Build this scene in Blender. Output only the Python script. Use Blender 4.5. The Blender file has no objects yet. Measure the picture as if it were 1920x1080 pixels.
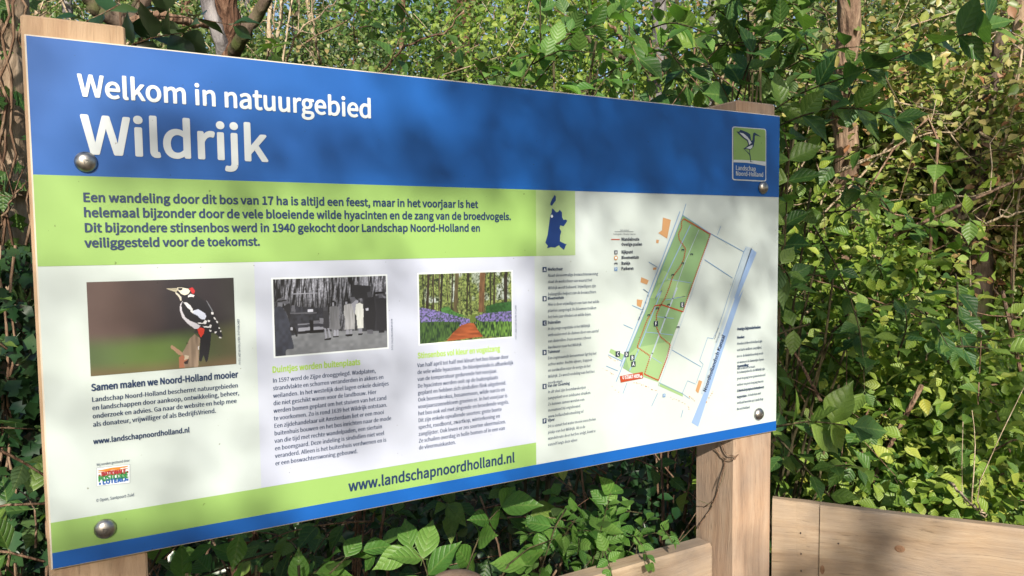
import bpy, math, random
import numpy as np
from mathutils import Vector, Matrix

random.seed(7)
rng = np.random.default_rng(11)
scene = bpy.context.scene
COL = scene.collection

# ------------------------------------------------------------------ camera
# World frame: sign face lies in the plane y = 0, x runs along it, z up.
ZB = 1.05                       # height of the lower edge of the sign panel
PW, PH = 1.2, 0.6075            # panel size in metres
FPX = 1369.8                    # focal length in pixels of a 1920 wide frame
RX = np.array([0.87304211, -0.01057601, 0.48753012])
RY = np.array([-0.03918388, -0.99805344, 0.04851754])     # image down
RZ = np.array([0.48606799, -0.06146118, -0.87175709])     # view direction, (u, v, towards viewer)
def p2w(a):
    return np.array([a[0], -a[2], a[1]])
CAM = np.array([0.06719801, -0.97768681, 0.37149314 + ZB])
cx, cy, cz = p2w(RX), p2w(RY), p2w(RZ)
cam_data = bpy.data.cameras.new('camera')
cam = bpy.data.objects.new('camera', cam_data); COL.objects.link(cam)
M = Matrix(((cx[0], -cy[0], -cz[0], CAM[0]), (cx[1], -cy[1], -cz[1], CAM[1]),
            (cx[2], -cy[2], -cz[2], CAM[2]), (0, 0, 0, 1)))
cam.matrix_world = M
cam_data.sensor_width = 36; cam_data.lens = 36 * FPX / 1920
cam_data.clip_start = 0.02; cam_data.clip_end = 400
scene.camera = cam

# ------------------------------------------------------------------ light
SUN = np.array([-0.46, -1.0, 0.60]); SUN /= np.linalg.norm(SUN)      # towards the sun
elev = math.asin(SUN[2]); azim = math.atan2(SUN[0], SUN[1])
world = bpy.data.worlds.new('World'); scene.world = world; world.use_nodes = True
wn = world.node_tree; wn.nodes.clear()
sky = wn.nodes.new('ShaderNodeTexSky'); sky.sky_type = 'NISHITA'; sky.sun_disc = False
sky.sun_elevation = elev; sky.sun_rotation = azim; sky.air_density = 1.0; sky.dust_density = 1.4
bg = wn.nodes.new('ShaderNodeBackground'); bg.inputs['Strength'].default_value = 0.095
wo = wn.nodes.new('ShaderNodeOutputWorld')
wn.links.new(sky.outputs[0], bg.inputs[0]); wn.links.new(bg.outputs[0], wo.inputs[0])
sd = bpy.data.lights.new('sun', 'SUN'); sd.energy = 5.0; sd.angle = math.radians(0.53); sd.color = (1, 0.925, 0.80)
sun = bpy.data.objects.new('sun', sd); COL.objects.link(sun)
sun.rotation_euler = Vector(SUN).to_track_quat('Z', 'Y').to_euler()
scene.view_settings.view_transform = 'Standard'; scene.view_settings.look = 'None'
scene.view_settings.gamma = 1; scene.view_settings.use_curve_mapping = False
scene.view_settings.exposure = 0.68

# ------------------------------------------------------------------ helpers
def ray(px, py):
    a = (px - 960) / FPX; b = (py - 540) / FPX
    d = cx * a + cy * b + cz
    return d / np.linalg.norm(d)
def at(px, py, dist):                    # point seen at that pixel of the photograph, dist metres away
    return CAM + ray(px, py) * dist
def onplane(px, py, y=0.0):              # where that line of sight meets the plane y
    d = ray(px, py); return CAM + d * ((y - CAM[1]) / d[1])
def uv(px, py):
    p = onplane(px, py); return (p[0], p[2] - ZB)
def project(P):
    q = np.atleast_2d(P) - CAM
    z = q @ cz
    return q @ cx / z * FPX + 960, q @ cy / z * FPX + 540, z
def unit(v):
    v = np.asarray(v, float); return v / (np.linalg.norm(v, axis=-1, keepdims=True) + 1e-12)

def tag(o, label=None, cat=None, group=None, kind=None):
    if label: o['label'] = label
    if cat: o['category'] = cat
    if group: o['group'] = group
    if kind: o['kind'] = kind
    return o
def empty(name, loc, label, cat, group=None):
    o = bpy.data.objects.new(name, None); COL.objects.link(o); o.location = tuple(loc)
    o.empty_display_size = 0.1
    return tag(o, label, cat, group)
def link(name, me, m, parent=None, kind=None):
    o = bpy.data.objects.new(name, me); COL.objects.link(o)
    if m is not None:
        for k in (m if isinstance(m, (list, tuple)) else [m]): me.materials.append(k)
    if parent is not None:
        o.parent = parent
        w = parent
        off = Vector((0, 0, 0))
        while w is not None:
            off += w.location; w = w.parent
        o.location = -off
    if kind: o['kind'] = kind
    return o
def mesh(name, verts, faces, smooth=False, uvs=None, midx=None):
    me = bpy.data.meshes.new(name)
    me.from_pydata([tuple(map(float, v)) for v in verts], [], [tuple(f) for f in faces])
    if smooth: me.polygons.foreach_set('use_smooth', [True] * len(me.polygons))
    if midx is not None: me.polygons.foreach_set('material_index', midx)
    me.update(); return me
class MB:                               # mesh buffer
    def __init__(s): s.v = []; s.f = []; s.m = []
    def add(s, v, f, mi=0):
        n = len(s.v); s.v += [tuple(map(float, q)) for q in v]; s.f += [tuple(i + n for i in q) for q in f]; s.m += [mi] * len(f)
    def box(s, a, b, mi=0):
        x0, y0, z0 = a; x1, y1, z1 = b
        s.add([(x0,y0,z0),(x1,y0,z0),(x1,y1,z0),(x0,y1,z0),(x0,y0,z1),(x1,y0,z1),(x1,y1,z1),(x0,y1,z1)],
              [(0,3,2,1),(4,5,6,7),(0,1,5,4),(1,2,6,5),(2,3,7,6),(3,0,4,7)], mi)
    def tube(s, pts, rad, n=6, mi=0, cap=True, wob=0):
        pts = np.asarray(pts, float); k = len(pts)
        rad = np.full(k, rad) if np.isscalar(rad) else np.asarray(rad)
        T = unit(np.gradient(pts, axis=0)); up = np.array([0.3, 0.2, 1.0]) if abs(T[0][2]) < .8 else np.array([1., .1, 0])
        V = []
        for i in range(k):
            a = unit(np.cross(T[i], up)); b = np.cross(T[i], a)
            for j in range(n):
                t = 2 * math.pi * j / n
                r = rad[i] * (1 + wob * random.uniform(-1, 1))
                V.append(pts[i] + r * (math.cos(t) * a + math.sin(t) * b))
        F = [(i*n + j, i*n + (j+1) % n, (i+1)*n + (j+1) % n, (i+1)*n + j) for i in range(k-1) for j in range(n)]
        if cap: F += [tuple(range(n))[::-1], tuple((k-1)*n + j for j in range(n))]
        s.add(V, F, mi)
    def build(s, name, m, parent=None, smooth=False, kind=None):
        return link(name, mesh(name, s.v, s.f, smooth, midx=s.m), m, parent, kind)
def spline(pts, n=24, jit=0.0):
    P = np.asarray(pts, float); k = len(P)
    P = np.vstack([2*P[0]-P[1], P, 2*P[-1]-P[-2]]); out = []
    for t in np.linspace(0, k-1-1e-6, n):
        i = int(t); f = t - i; a, b, c, d = P[i:i+4]
        out.append(.5*((2*b)+(-a+c)*f+(2*a-5*b+4*c-d)*f*f+(-a+3*b-3*c+d)*f**3))
    out = np.array(out)
    if jit: out[1:-1] += rng.normal(0, jit, out[1:-1].shape)
    return out

# ------------------------------------------------------------------ materials
def srgb(r, g, b):
    def f(c):
        c /= 255.; return c/12.92 if c <= .04045 else ((c+.055)/1.055)**2.4
    return (f(r), f(g), f(b), 1)
def newmat(name):
    m = bpy.data.materials.new(name); m.use_nodes = True
    nt = m.node_tree; b = nt.nodes['Principled BSDF']; return m, nt, b
def N(nt, t, **kw):
    n = nt.nodes.new(t)
    for k, v in kw.items():
        if k in n.inputs.keys(): n.inputs[k].default_value = v
        else: setattr(n, k, v)
    return n
def ramp(nt, stops, interp='LINEAR'):
    r = nt.nodes.new('ShaderNodeValToRGB'); r.color_ramp.interpolation = interp
    e = r.color_ramp.elements
    while len(e) > 1: e.remove(e[0])
    e[0].position = stops[0][0]; e[0].color = stops[0][1]
    for p, c in stops[1:]:
        x = e.new(p); x.color = c
    return r
def printmat(name, col, rough=0.42):
    """ink on the matt-satin laminate: same sheen everywhere, faint grime and specks"""
    m, nt, b = newmat(name)
    tc = N(nt, 'ShaderNodeTexCoord')
    n1 = N(nt, 'ShaderNodeTexNoise', Scale=5.0, Detail=6.0, Roughness=.6)
    n2 = N(nt, 'ShaderNodeTexNoise', Scale=160.0, Detail=2.0)
    nt.links.new(tc.outputs['Object'], n1.inputs['Vector']); nt.links.new(tc.outputs['Object'], n2.inputs['Vector'])
    r1 = ramp(nt, [(0.35, (.93, .93, .90, 1)), (0.65, (1, 1, 1, 1))]); nt.links.new(n1.outputs[0], r1.inputs[0])
    r2 = ramp(nt, [(0.0, (1, 1, 1, 1)), (0.735, (1, 1, 1, 1)), (0.76, (.55, .53, .45, 1))]); nt.links.new(n2.outputs[0], r2.inputs[0])
    mx = N(nt, 'ShaderNodeMix', data_type='RGBA', blend_type='MULTIPLY'); mx.inputs[0].default_value = 1
    nt.links.new(r1.outputs[0], mx.inputs[6]); nt.links.new(r2.outputs[0], mx.inputs[7])
    m2 = N(nt, 'ShaderNodeMix', data_type='RGBA', blend_type='MULTIPLY'); m2.inputs[0].default_value = 1
    if col == 'attr':
        a = N(nt, 'ShaderNodeAttribute', attribute_name='paint'); nt.links.new(a.outputs['Color'], m2.inputs[6])
    else: m2.inputs[6].default_value = col
    nt.links.new(mx.outputs[2], m2.inputs[7]); nt.links.new(m2.outputs[2], b.inputs['Base Color'])
    rr = N(nt, 'ShaderNodeMapRange'); rr.inputs[3].default_value = rough - .05; rr.inputs[4].default_value = rough + .1
    nt.links.new(n1.outputs[0], rr.inputs[0]); nt.links.new(rr.outputs[0], b.inputs['Roughness'])
    b.inputs['Specular IOR Level'].default_value = .5
    return m
C_BLUE = (0.002, 0.083, 0.345, 1); C_GREEN = (0.225, 0.375, 0.105, 1); C_WHITE = (.43, .49, .495, 1)
m_white = printmat('panel_white', C_WHITE)
m_blue = printmat('print_blue', C_BLUE); m_green = printmat('print_green', C_GREEN)
m_wtext = printmat('print_white', (.57, .62, .66, 1)); m_ntext = printmat('print_navy', (.008, .028, .085, 1))
m_gtext = printmat('print_heading_green', (.30, .48, .07, 1)); m_photo = printmat('print_photo', 'attr')
m_core = printmat('panel_core', (.55, .50, .43, 1), .5)

def woodmat(name, c0, c1, c2, axis=2, scale=1.0, knots=(), grey=0.0, crackc=.25):
    m, nt, b = newmat(name)
    tc = N(nt, 'ShaderNodeTexCoord'); mp = N(nt, 'ShaderNodeMapping')
    s = [26 * scale] * 3; s[axis] = 1.1 * scale; mp.inputs['Scale'].default_value = s
    nt.links.new(tc.outputs['Object'], mp.inputs['Vector'])
    # slow warp so that the grain wanders
    nw = N(nt, 'ShaderNodeTexNoise', Scale=2.3, Detail=2.0); nt.links.new(tc.outputs['Object'], nw.inputs['Vector'])
    ad = N(nt, 'ShaderNodeMix', data_type='RGBA', blend_type='ADD'); ad.inputs[0].default_value = 1
    sc = N(nt, 'ShaderNodeVectorMath', operation='SCALE'); sc.inputs['Scale'].default_value = 2.6
    nt.links.new(nw.outputs['Color'], sc.inputs[0])
    va = N(nt, 'ShaderNodeVectorMath', operation='ADD'); nt.links.new(mp.outputs[0], va.inputs[0]); nt.links.new(sc.outputs[0], va.inputs[1])
    g = N(nt, 'ShaderNodeTexNoise', Scale=1.0, Detail=8.0, Roughness=.62); nt.links.new(va.outputs[0], g.inputs['Vector'])
    g2 = N(nt, 'ShaderNodeTexNoise', Scale=6.0, Detail=4.0, Roughness=.7); nt.links.new(va.outputs[0], g2.inputs['Vector'])
    r = ramp(nt, [(.28, c0), (.45, c1), (.6, c2), (.75, c1)]); nt.links.new(g.outputs[0], r.inputs[0])
    r2 = ramp(nt, [(.30, (crackc, crackc*.9, crackc*.8, 1)), (.40, (.85, .83, .8, 1)), (.6, (1, 1, 1, 1))]); nt.links.new(g2.outputs[0], r2.inputs[0])
    mx = N(nt, 'ShaderNodeMix', data_type='RGBA', blend_type='MULTIPLY'); mx.inputs[0].default_value = .55
    nt.links.new(r.outputs[0], mx.inputs[6]); nt.links.new(r2.outputs[0], mx.inputs[7])
    out = mx.outputs[2]
    # weathered grey patches
    n3 = N(nt, 'ShaderNodeTexNoise', Scale=3.5, Detail=5.0, Roughness=.65); nt.links.new(tc.outputs['Object'], n3.inputs['Vector'])
    r3 = ramp(nt, [(.42, (0, 0, 0, 1)), (.66, (grey, grey, grey, 1))]); nt.links.new(n3.outputs[0], r3.inputs[0])
    mg = N(nt, 'ShaderNodeMix', data_type='RGBA'); nt.links.new(r3.outputs[0], mg.inputs[0])
    nt.links.new(out, mg.inputs[6]); mg.inputs[7].default_value = (.20, .17, .15, 1); out = mg.outputs[2]
    nt.links.new(out, b.inputs['Base Color']); b.inputs['Roughness'].default_value = .78
    b.inputs['Specular IOR Level'].default_value = .25
    bp = N(nt, 'ShaderNodeBump', Strength=.55, Distance=.0022); nt.links.new(g2.outputs[0], bp.inputs['Height'])
    nt.links.new(bp.outputs[0], b.inputs['Normal'])
    return m
m_post = woodmat('post_wood', (.30, .185, .115, 1), (.39, .262, .162, 1), (.44, .31, .20, 1), 2, 1.6, grey=.3)
m_post2 = woodmat('post_wood_weathered', (.23, .15, .10, 1), (.36, .24, .16, 1), (.42, .30, .21, 1), 2, 2.0, grey=.6)
m_rail = woodmat('rail_wood', (.20, .135, .09, 1), (.335, .24, .155, 1), (.40, .305, .21, 1), 0, 1.3, grey=.75)
m_knot = woodmat('knot_wood', (.10, .05, .03, 1), (.20, .11, .06, 1), (.26, .15, .09, 1), 1, 3)

def barkmat(name, c0, c1, c2, sc=18, stretch=.25, bump=.012, moss=None):
    m, nt, b = newmat(name)
    tc = N(nt, 'ShaderNodeTexCoord'); mp = N(nt, 'ShaderNodeMapping'); mp.inputs['Scale'].default_value = (1, 1, stretch)
    nt.links.new(tc.outputs['Object'], mp.inputs['Vector'])
    g = N(nt, 'ShaderNodeTexNoise', Scale=sc, Detail=9.0, Roughness=.68); nt.links.new(mp.outputs[0], g.inputs['Vector'])
    v = N(nt, 'ShaderNodeTexVoronoi', Scale=sc * 1.4); nt.links.new(mp.outputs[0], v.inputs['Vector'])
    r = ramp(nt, [(.3, c0), (.5, c1), (.68, c2)]); nt.links.new(g.outputs[0], r.inputs[0])
    out = r.outputs[0]
    if moss:
        n3 = N(nt, 'ShaderNodeTexNoise', Scale=7.0, Detail=6.0); nt.links.new(tc.outputs['Object'], n3.inputs['Vector'])
        r3 = ramp(nt, [(.5, (0, 0, 0, 1)), (.62, (.8, .8, .8, 1))]); nt.links.new(n3.outputs[0], r3.inputs[0])
        mg = N(nt, 'ShaderNodeMix', data_type='RGBA'); nt.links.new(r3.outputs[0], mg.inputs[0]); nt.links.new(out, mg.inputs[6])
        mg.inputs[7].default_value = moss; out = mg.outputs[2]
    nt.links.new(out, b.inputs['Base Color']); b.inputs['Roughness'].default_value = .9; b.inputs['Specular IOR Level'].default_value = .2
    ma = N(nt, 'ShaderNodeMath', operation='ADD'); nt.links.new(g.outputs[0], ma.inputs[0]); nt.links.new(v.outputs[0], ma.inputs[1])
    bp = N(nt, 'ShaderNodeBump', Strength=.9, Distance=bump); nt.links.new(ma.outputs[0], bp.inputs['Height']); nt.links.new(bp.outputs[0], b.inputs['Normal'])
    return m
m_barkred = barkmat('bark_reddish', (.03, .016, .012, 1), (.13, .07, .045, 1), (.25, .15, .10, 1), 60, .15, .016)
m_barkgrey = barkmat('bark_grey', (.09, .08, .085, 1), (.20, .185, .19, 1), (.31, .29, .29, 1), 26)
m_barkdark = barkmat('bark_dark', (.03, .022, .018, 1), (.09, .065, .05, 1), (.16, .12, .09, 1), 26, moss=(.06, .08, .02, 1))
m_barkbrown = barkmat('bark_brown', (.06, .035, .025, 1), (.20, .13, .09, 1), (.36, .26, .18, 1), 40, .2)
m_barkpale = barkmat('bark_pale', (.12, .075, .05, 1), (.36, .26, .18, 1), (.55, .43, .32, 1), 22)
m_stem = barkmat('stem_green', (.035, .03, .018, 1), (.08, .068, .035, 1), (.15, .125, .065, 1), 60)
m_stembrown = barkmat('stem_brown', (.09, .045, .03, 1), (.21, .13, .085, 1), (.36, .26, .18, 1), 60)
m_dead = barkmat('dead_stem', (.30, .22, .14, 1), (.45, .35, .24, 1), (.55, .46, .34, 1), 60)

def leafmat(name, stops, trans=.30, rough=.42, veins=False, spec=.5, tcol=(.9, 1.25, .35)):
    m, nt, b = newmat(name)
    at_ = N(nt, 'ShaderNodeAttribute', attribute_name='tint'); oi = N(nt, 'ShaderNodeObjectInfo')
    # leaves joined in one mesh carry their own number, single leaves use the object's
    gt = N(nt, 'ShaderNodeMath', operation='GREATER_THAN'); nt.links.new(at_.outputs['Fac'], gt.inputs[0]); gt.inputs[1].default_value = 1e-6
    fr = N(nt, 'ShaderNodeMix', data_type='FLOAT'); nt.links.new(gt.outputs[0], fr.inputs[0]); nt.links.new(oi.outputs['Random'], fr.inputs[2]); nt.links.new(at_.outputs['Fac'], fr.inputs[3])
    r = ramp(nt, stops); nt.links.new(fr.outputs[0], r.inputs[0]); col = r.outputs[0]
    tc = N(nt, 'ShaderNodeTexCoord')
    nz = N(nt, 'ShaderNodeTexNoise', Scale=35.0, Detail=3.0); nt.links.new(tc.outputs['Object'], nz.inputs['Vector'])
    rz = ramp(nt, [(.3, (.72, .75, .7, 1)), (.7, (1.0, 1.0, 1.0, 1))]); nt.links.new(nz.outputs[0], rz.inputs[0])
    mm = N(nt, 'ShaderNodeMix', data_type='RGBA', blend_type='MULTIPLY'); mm.inputs[0].default_value = 1
    nt.links.new(col, mm.inputs[6]); nt.links.new(rz.outputs[0], mm.inputs[7]); col = mm.outputs[2]
    if veins:
        u = N(nt, 'ShaderNodeUVMap'); u.uv_map = 'UVMap'
        sx = N(nt, 'ShaderNodeSeparateXYZ'); nt.links.new(u.outputs[0], sx.inputs[0])
        def mth(op, a, b_=None):
            k = N(nt, 'ShaderNodeMath', operation=op)
            for i, q in enumerate((a, b_)):
                if q is None: continue
                if isinstance(q, (int, float)): k.inputs[i].default_value = q
                else: nt.links.new(q, k.inputs[i])
            return k.outputs[0]
        d = mth('ABSOLUTE', mth('SUBTRACT', sx.outputs[1], .5))
        ph = mth('SUBTRACT', sx.outputs[0], mth('POWER', mth('MULTIPLY', d, 1.25), 1.25))
        sv = mth('ABSOLUTE', mth('SINE', mth('MULTIPLY', ph, 19.0)))
        side = mth('SUBTRACT', 1.0, mth('MINIMUM', mth('MULTIPLY', sv, 5.5), 1.0))
        mid = mth('SUBTRACT', 1.0, mth('MINIMUM', mth('MULTIPLY', d, 32.0), 1.0))
        vm = mth('MAXIMUM', mth('MULTIPLY', side, .45), mid)
        mg = N(nt, 'ShaderNodeMix', data_type='RGBA'); nt.links.new(mth('MULTIPLY', vm, .6), mg.inputs[0])
        nt.links.new(col, mg.inputs[6]); mg.inputs[7].default_value = (.20, .30, .08, 1); col = mg.outputs[2]
        bp = N(nt, 'ShaderNodeBump', Strength=.8, Distance=.0013)
        nt.links.new(mth('ADD', mth('POWER', sv, .5), mth('MULTIPLY', nz.outputs[0], .4)), bp.inputs['Height']); nt.links.new(bp.outputs[0], b.inputs['Normal'])
    geo = N(nt, 'ShaderNodeNewGeometry')
    bk = N(nt, 'ShaderNodeMix', data_type='RGBA'); nt.links.new(geo.outputs['Backfacing'], bk.inputs[0]); nt.links.new(col, bk.inputs[6])
    pl = N(nt, 'ShaderNodeMix', data_type='RGBA'); pl.inputs[0].default_value = .35; nt.links.new(col, pl.inputs[6]); pl.inputs[7].default_value = (.20, .27, .14, 1)
    nt.links.new(pl.outputs[2], bk.inputs[7]); col = bk.outputs[2]
    nt.links.new(col, b.inputs['Base Color']); b.inputs['Roughness'].default_value = rough; b.inputs['Specular IOR Level'].default_value = spec
    tr = N(nt, 'ShaderNodeBsdfTranslucent')
    tm = N(nt, 'ShaderNodeMix', data_type='RGBA', blend_type='MULTIPLY'); tm.inputs[0].default_value = 1
    nt.links.new(col, tm.inputs[6]); tm.inputs[7].default_value = (*tcol, 1)
    nt.links.new(tm.outputs[2], tr.inputs[0])
    ms = N(nt, 'ShaderNodeMixShader'); ms.inputs[0].default_value = trans
    nt.links.new(b.outputs[0], ms.inputs[1]); nt.links.new(tr.outputs[0], ms.inputs[2])
    nt.links.new(ms.outputs[0], nt.nodes['Material Output'].inputs[0])
    return m
GD = (.018, .048, .014, 1)
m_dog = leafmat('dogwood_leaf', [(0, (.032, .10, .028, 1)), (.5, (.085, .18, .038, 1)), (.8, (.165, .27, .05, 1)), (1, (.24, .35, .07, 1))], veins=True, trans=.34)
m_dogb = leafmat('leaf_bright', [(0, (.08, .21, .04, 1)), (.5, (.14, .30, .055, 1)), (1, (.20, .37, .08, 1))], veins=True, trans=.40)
m_mid = leafmat('leaf_mid', [(0, (.045, .12, .022, 1)), (.35, (.13, .23, .03, 1)), (.7, (.26, .36, .05, 1)), (.97, (.42, .46, .08, 1)), (1, (.45, .36, .05, 1))], veins=True)
m_bank = leafmat('leaf_bank', [(0, (.10, .17, .03, 1)), (.3, (.20, .28, .05, 1)), (.6, (.33, .37, .08, 1)), (.78, (.45, .37, .13, 1)), (.88, (.42, .19, .09, 1)), (1, (.24, .13, .075, 1))], trans=.28)
m_rust = leafmat('leaf_rust', [(0, (.20, .08, .035, 1)), (.25, (.34, .18, .08, 1)), (.45, (.38, .29, .11, 1)), (.6, (.30, .31, .07, 1)), (1, (.17, .25, .05, 1))], trans=.2, rough=.6)
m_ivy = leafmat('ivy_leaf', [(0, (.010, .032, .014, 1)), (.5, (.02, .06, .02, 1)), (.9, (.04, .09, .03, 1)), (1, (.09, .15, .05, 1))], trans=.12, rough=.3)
m_far = leafmat('leaf_far', [(0, (.035, .07, .02, 1)), (.4, (.09, .14, .035, 1)), (.7, (.17, .22, .06, 1)), (.86, (.30, .27, .10, 1)), (1, (.33, .20, .10, 1))], trans=.25)
m_litter = leafmat('litter_leaf', [(0, (.10, .055, .03, 1)), (.5, (.20, .12, .065, 1)), (1, (.34, .22, .12, 1))], trans=.08, rough=.7, tcol=(1, .8, .5))

def simple(name, col, rough=.5, metal=0.0, noise=None):
    m, nt, b = newmat(name); b.inputs['Base Color'].default_value = col; b.inputs['Roughness'].default_value = rough; b.inputs['Metallic'].default_value = metal
    if noise:
        tc = N(nt, 'ShaderNodeTexCoord'); n = N(nt, 'ShaderNodeTexNoise', Scale=noise, Detail=5.0); nt.links.new(tc.outputs['Object'], n.inputs['Vector'])
        r = ramp(nt, [(.35, tuple(c * .55 for c in col[:3]) + (1,)), (.65, col)]); nt.links.new(n.outputs[0], r.inputs[0]); nt.links.new(r.outputs[0], b.inputs['Base Color'])
        bp = N(nt, 'ShaderNodeBump', Strength=.15, Distance=.001); nt.links.new(n.outputs[0], bp.inputs['Height']); nt.links.new(bp.outputs[0], b.inputs['Normal'])
        rr = N(nt, 'ShaderNodeMapRange'); rr.inputs[3].default_value = rough + .15; rr.inputs[4].default_value = rough - .1
        nt.links.new(n.outputs[0], rr.inputs[0]); nt.links.new(rr.outputs[0], b.inputs['Roughness'])
    return m
m_steel = simple('bolt_steel', (.50, .48, .45, 1), .34, 1.0, noise=180)
m_nail = simple('nail_iron', (.12, .09, .08, 1), .6, .6, noise=200)
m_ground = simple('ground_soil', (.085, .06, .038, 1), .95, 0, noise=9)

# ------------------------------------------------------------------ the information sign
sign = empty('information_sign', (0.6, 0.05, 0), 'large blue, green and white printed welcome board bolted to two square wooden posts', 'sign')
def L3(u, v, k=1): return (u, -0.0004 * k, v + ZB)

b = MB(); c = .0018; T = .008
o = [(0, 0), (PW, 0), (PW, PH), (0, PH)]; i_ = [(c, c), (PW-c, c), (PW-c, PH-c), (c, PH-c)]
V = [(x, 0, z+ZB) for x, z in i_] + [(x, c, z+ZB) for x, z in o] + [(x, T, z+ZB) for x, z in o]
b.add(V, [(0, 1, 2, 3)], 0)
b.add(V, [(k+4, (k+1) % 4+4, (k+1) % 4, k) for k in range(4)] + [(k+8, (k+1) % 4+8, (k+1) % 4+4, k+4) for k in range(4)] + [(11, 10, 9, 8)], 1)
panel = b.build('panel', [m_white, m_core], sign)
def rect(name, u0, v0, u1, v1, m, k=1):
    return link(name, mesh(name, [L3(u0, v0, k), L3(u1, v0, k), L3(u1, v1, k), L3(u0, v1, k)], [(0, 1, 2, 3)]), m, panel)
E0, E1 = c, PW - c
VH = .4545                       # lower edge of the blue header
rect('header_print', E0, VH - .001, E1, PH - c, m_blue)
rect('intro_band', E0, .3508, .6563, VH - .001, m_green)
rect('footer_band', E0, .0203, .6528, .0560, m_green)
rect('base_band', E0, c, E1, .0203, m_blue)

rect('text_column_tint', uv(481, 640)[0], .0562, .6528, .3506, printmat('lilac_tint', (.41, .445, .555, 1)))  # lilac-tinted sheet over the middle text columns

# ---- lettering
import os
_cache = {}
def typeface():
    # the humanist sans that ships with Blender itself; its built-in face where that is missing
    p = os.path.join(bpy.utils.system_resource('DATAFILES', path='fonts') or '', 'Noto Sans CJK Regular.woff2')
    try: return bpy.data.fonts.load(p)
    except Exception: return None
FACE = typeface()
def glyphs(s, bold=0.0, res=3):
    cu = bpy.data.curves.new('t', 'FONT')
    if FACE: cu.font = FACE
    cu.body = s; cu.size = 1; cu.offset = bold; cu.resolution_u = res
    ob = bpy.data.objects.new('t', cu); COL.objects.link(ob)
    me = bpy.data.meshes.new_from_object(ob.evaluated_get(bpy.context.evaluated_depsgraph_get()))
    v = np.zeros(len(me.vertices) * 3); me.vertices.foreach_get('co', v); v = v.reshape(-1, 3)[:, :2]
    f = [tuple(p.vertices) for p in me.polygons]
    bpy.data.meshes.remove(me); bpy.data.objects.remove(ob); bpy.data.curves.remove(cu)
    return v, f
CAPH = None
def capheight():
    global CAPH
    if CAPH is None:
        v, _ = glyphs('H'); CAPH = v[:, 1].max()
    return CAPH
def place_text(buf, s, u, v, cap, xs=None, u1=None, bold=0.0, k=2, mi=0, slant=0.0, ang=0.0, res=3):
    """bold lettering is laid down as several hair-thin layers, each shifted by the stroke gain"""
    if s not in _cache or _cache[s][2] < res: g, f = glyphs(s, 0, res); _cache[s] = (g, f, res)
    g, f, _r = _cache[s]
    if len(g) == 0: return xs
    sc = cap / capheight(); w = g[:, 0].max()
    if u1 is not None: xs = (u1 - u) / (w * sc)
    n = 12 if cap > .02 else (7 if cap > .0095 else (4 if bold > .009 else (2 if cap > .0038 else 1)))
    if bold == 0: n = 1
    for c_ in range(n):
        t = 2*math.pi*(c_+.25)/n if n > 2 else math.pi*c_
        ox = bold*sc*math.cos(t) if n > 1 else 0; oy = bold*sc*math.sin(t) if n > 2 else 0
        X = g[:, 0] * sc * xs + g[:, 1] * sc * slant + ox; Y = g[:, 1] * sc + oy
        ca, sa = math.cos(ang), math.sin(ang)
        buf.add([L3(u + x*ca - y*sa, v + x*sa + y*ca, k + .12*c_) for x, y in zip(X, Y)], f, mi)
    return xs
def para(name, m, lines, first, last, ref, cap=None, bold=0.0, k=2, slant=0, res=2):
    """lines between the baseline pixels first and last; ref = (line index, right end pixel) sets the letter width"""
    b = MB(); u0, v0 = uv(*first); uL, v1 = uv(*last); n = len(lines)
    sp = (v0 - v1) / max(1, n-1)
    if cap is None: cap = sp * .56
    ur, _ = uv(*ref[1]); g, _f = glyphs(lines[ref[0]]); xs = (ur - u0) / (g[:, 0].max() * cap / capheight())
    for i, s in enumerate(lines):
        if s: place_text(b, s, u0, v0 - sp * i, cap, xs=xs, bold=bold, k=k, slant=slant, res=res)
    return b.build(name, m, panel)
def line(name, m, s, p0, p1, cap, bold=.02, k=2, res=3, **kw):
    b = MB(); u0, v0 = uv(*p0); u1, v1 = uv(*p1)
    place_text(b, s, u0, (v0+v1)/2, cap, u1=u1, bold=bold, k=k, res=res, **kw)
    return b.build(name, m, panel)
line('title_lettering', m_wtext, 'Welkom in natuurgebied', (146, 178.5), (694, 222), .0240, .009, res=6)
line('title_lettering', m_wtext, 'Wildrijk', (153, 289), (501, 300), .0425, .009, res=8)
para('intro_lettering', m_ntext, ['Een wandeling door dit bos van 17 ha is altijd een feest, maar in het voorjaar is het',
     'helemaal bijzonder door de vele bloeiende wilde hyacinten en de zang van de broedvogels.',
     'Dit bijzondere stinsenbos werd in 1940 gekocht door Landschap Noord-Holland en',
     'veiliggesteld voor de toekomst.'], (155, 378), (160, 463.5), (1, (957, 411)), .0100, .014, res=3)
line('caption_lettering', m_ntext, 'Samen maken we Noord-Holland mooier', (171, 733), (446, 707), .0078, .014)
para('body_lettering', m_ntext, ['Landschap Noord-Holland beschermt natuurgebieden', 'en landschappen door aankoop, ontwikkeling, beheer,',
     'onderzoek en advies. Ga naar de website en help mee', 'als donateur, vrijwilliger of als BedrijfsVriend.'],
     (172, 753.5), (174, 800), (1, (448, 741)), None, .008)
line('caption_lettering', m_ntext, 'www.landschapnoordholland.nl', (175, 832), (355, 810.5), .0060, .012)
line('credit_lettering', m_ntext, '\u00a9 Open, Santpoort-Zuid', (180, 941), (251, 930), .0036, .006)
line('credit_lettering', m_ntext, 'Wij worden gesteund door', (181, 873.5), (243, 865), .0030, .0)
line('heading_lettering', m_gtext, 'Duintjes worden buitenplaats', (510, 698.5), (675, 683.5), .0078, .014)
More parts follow.
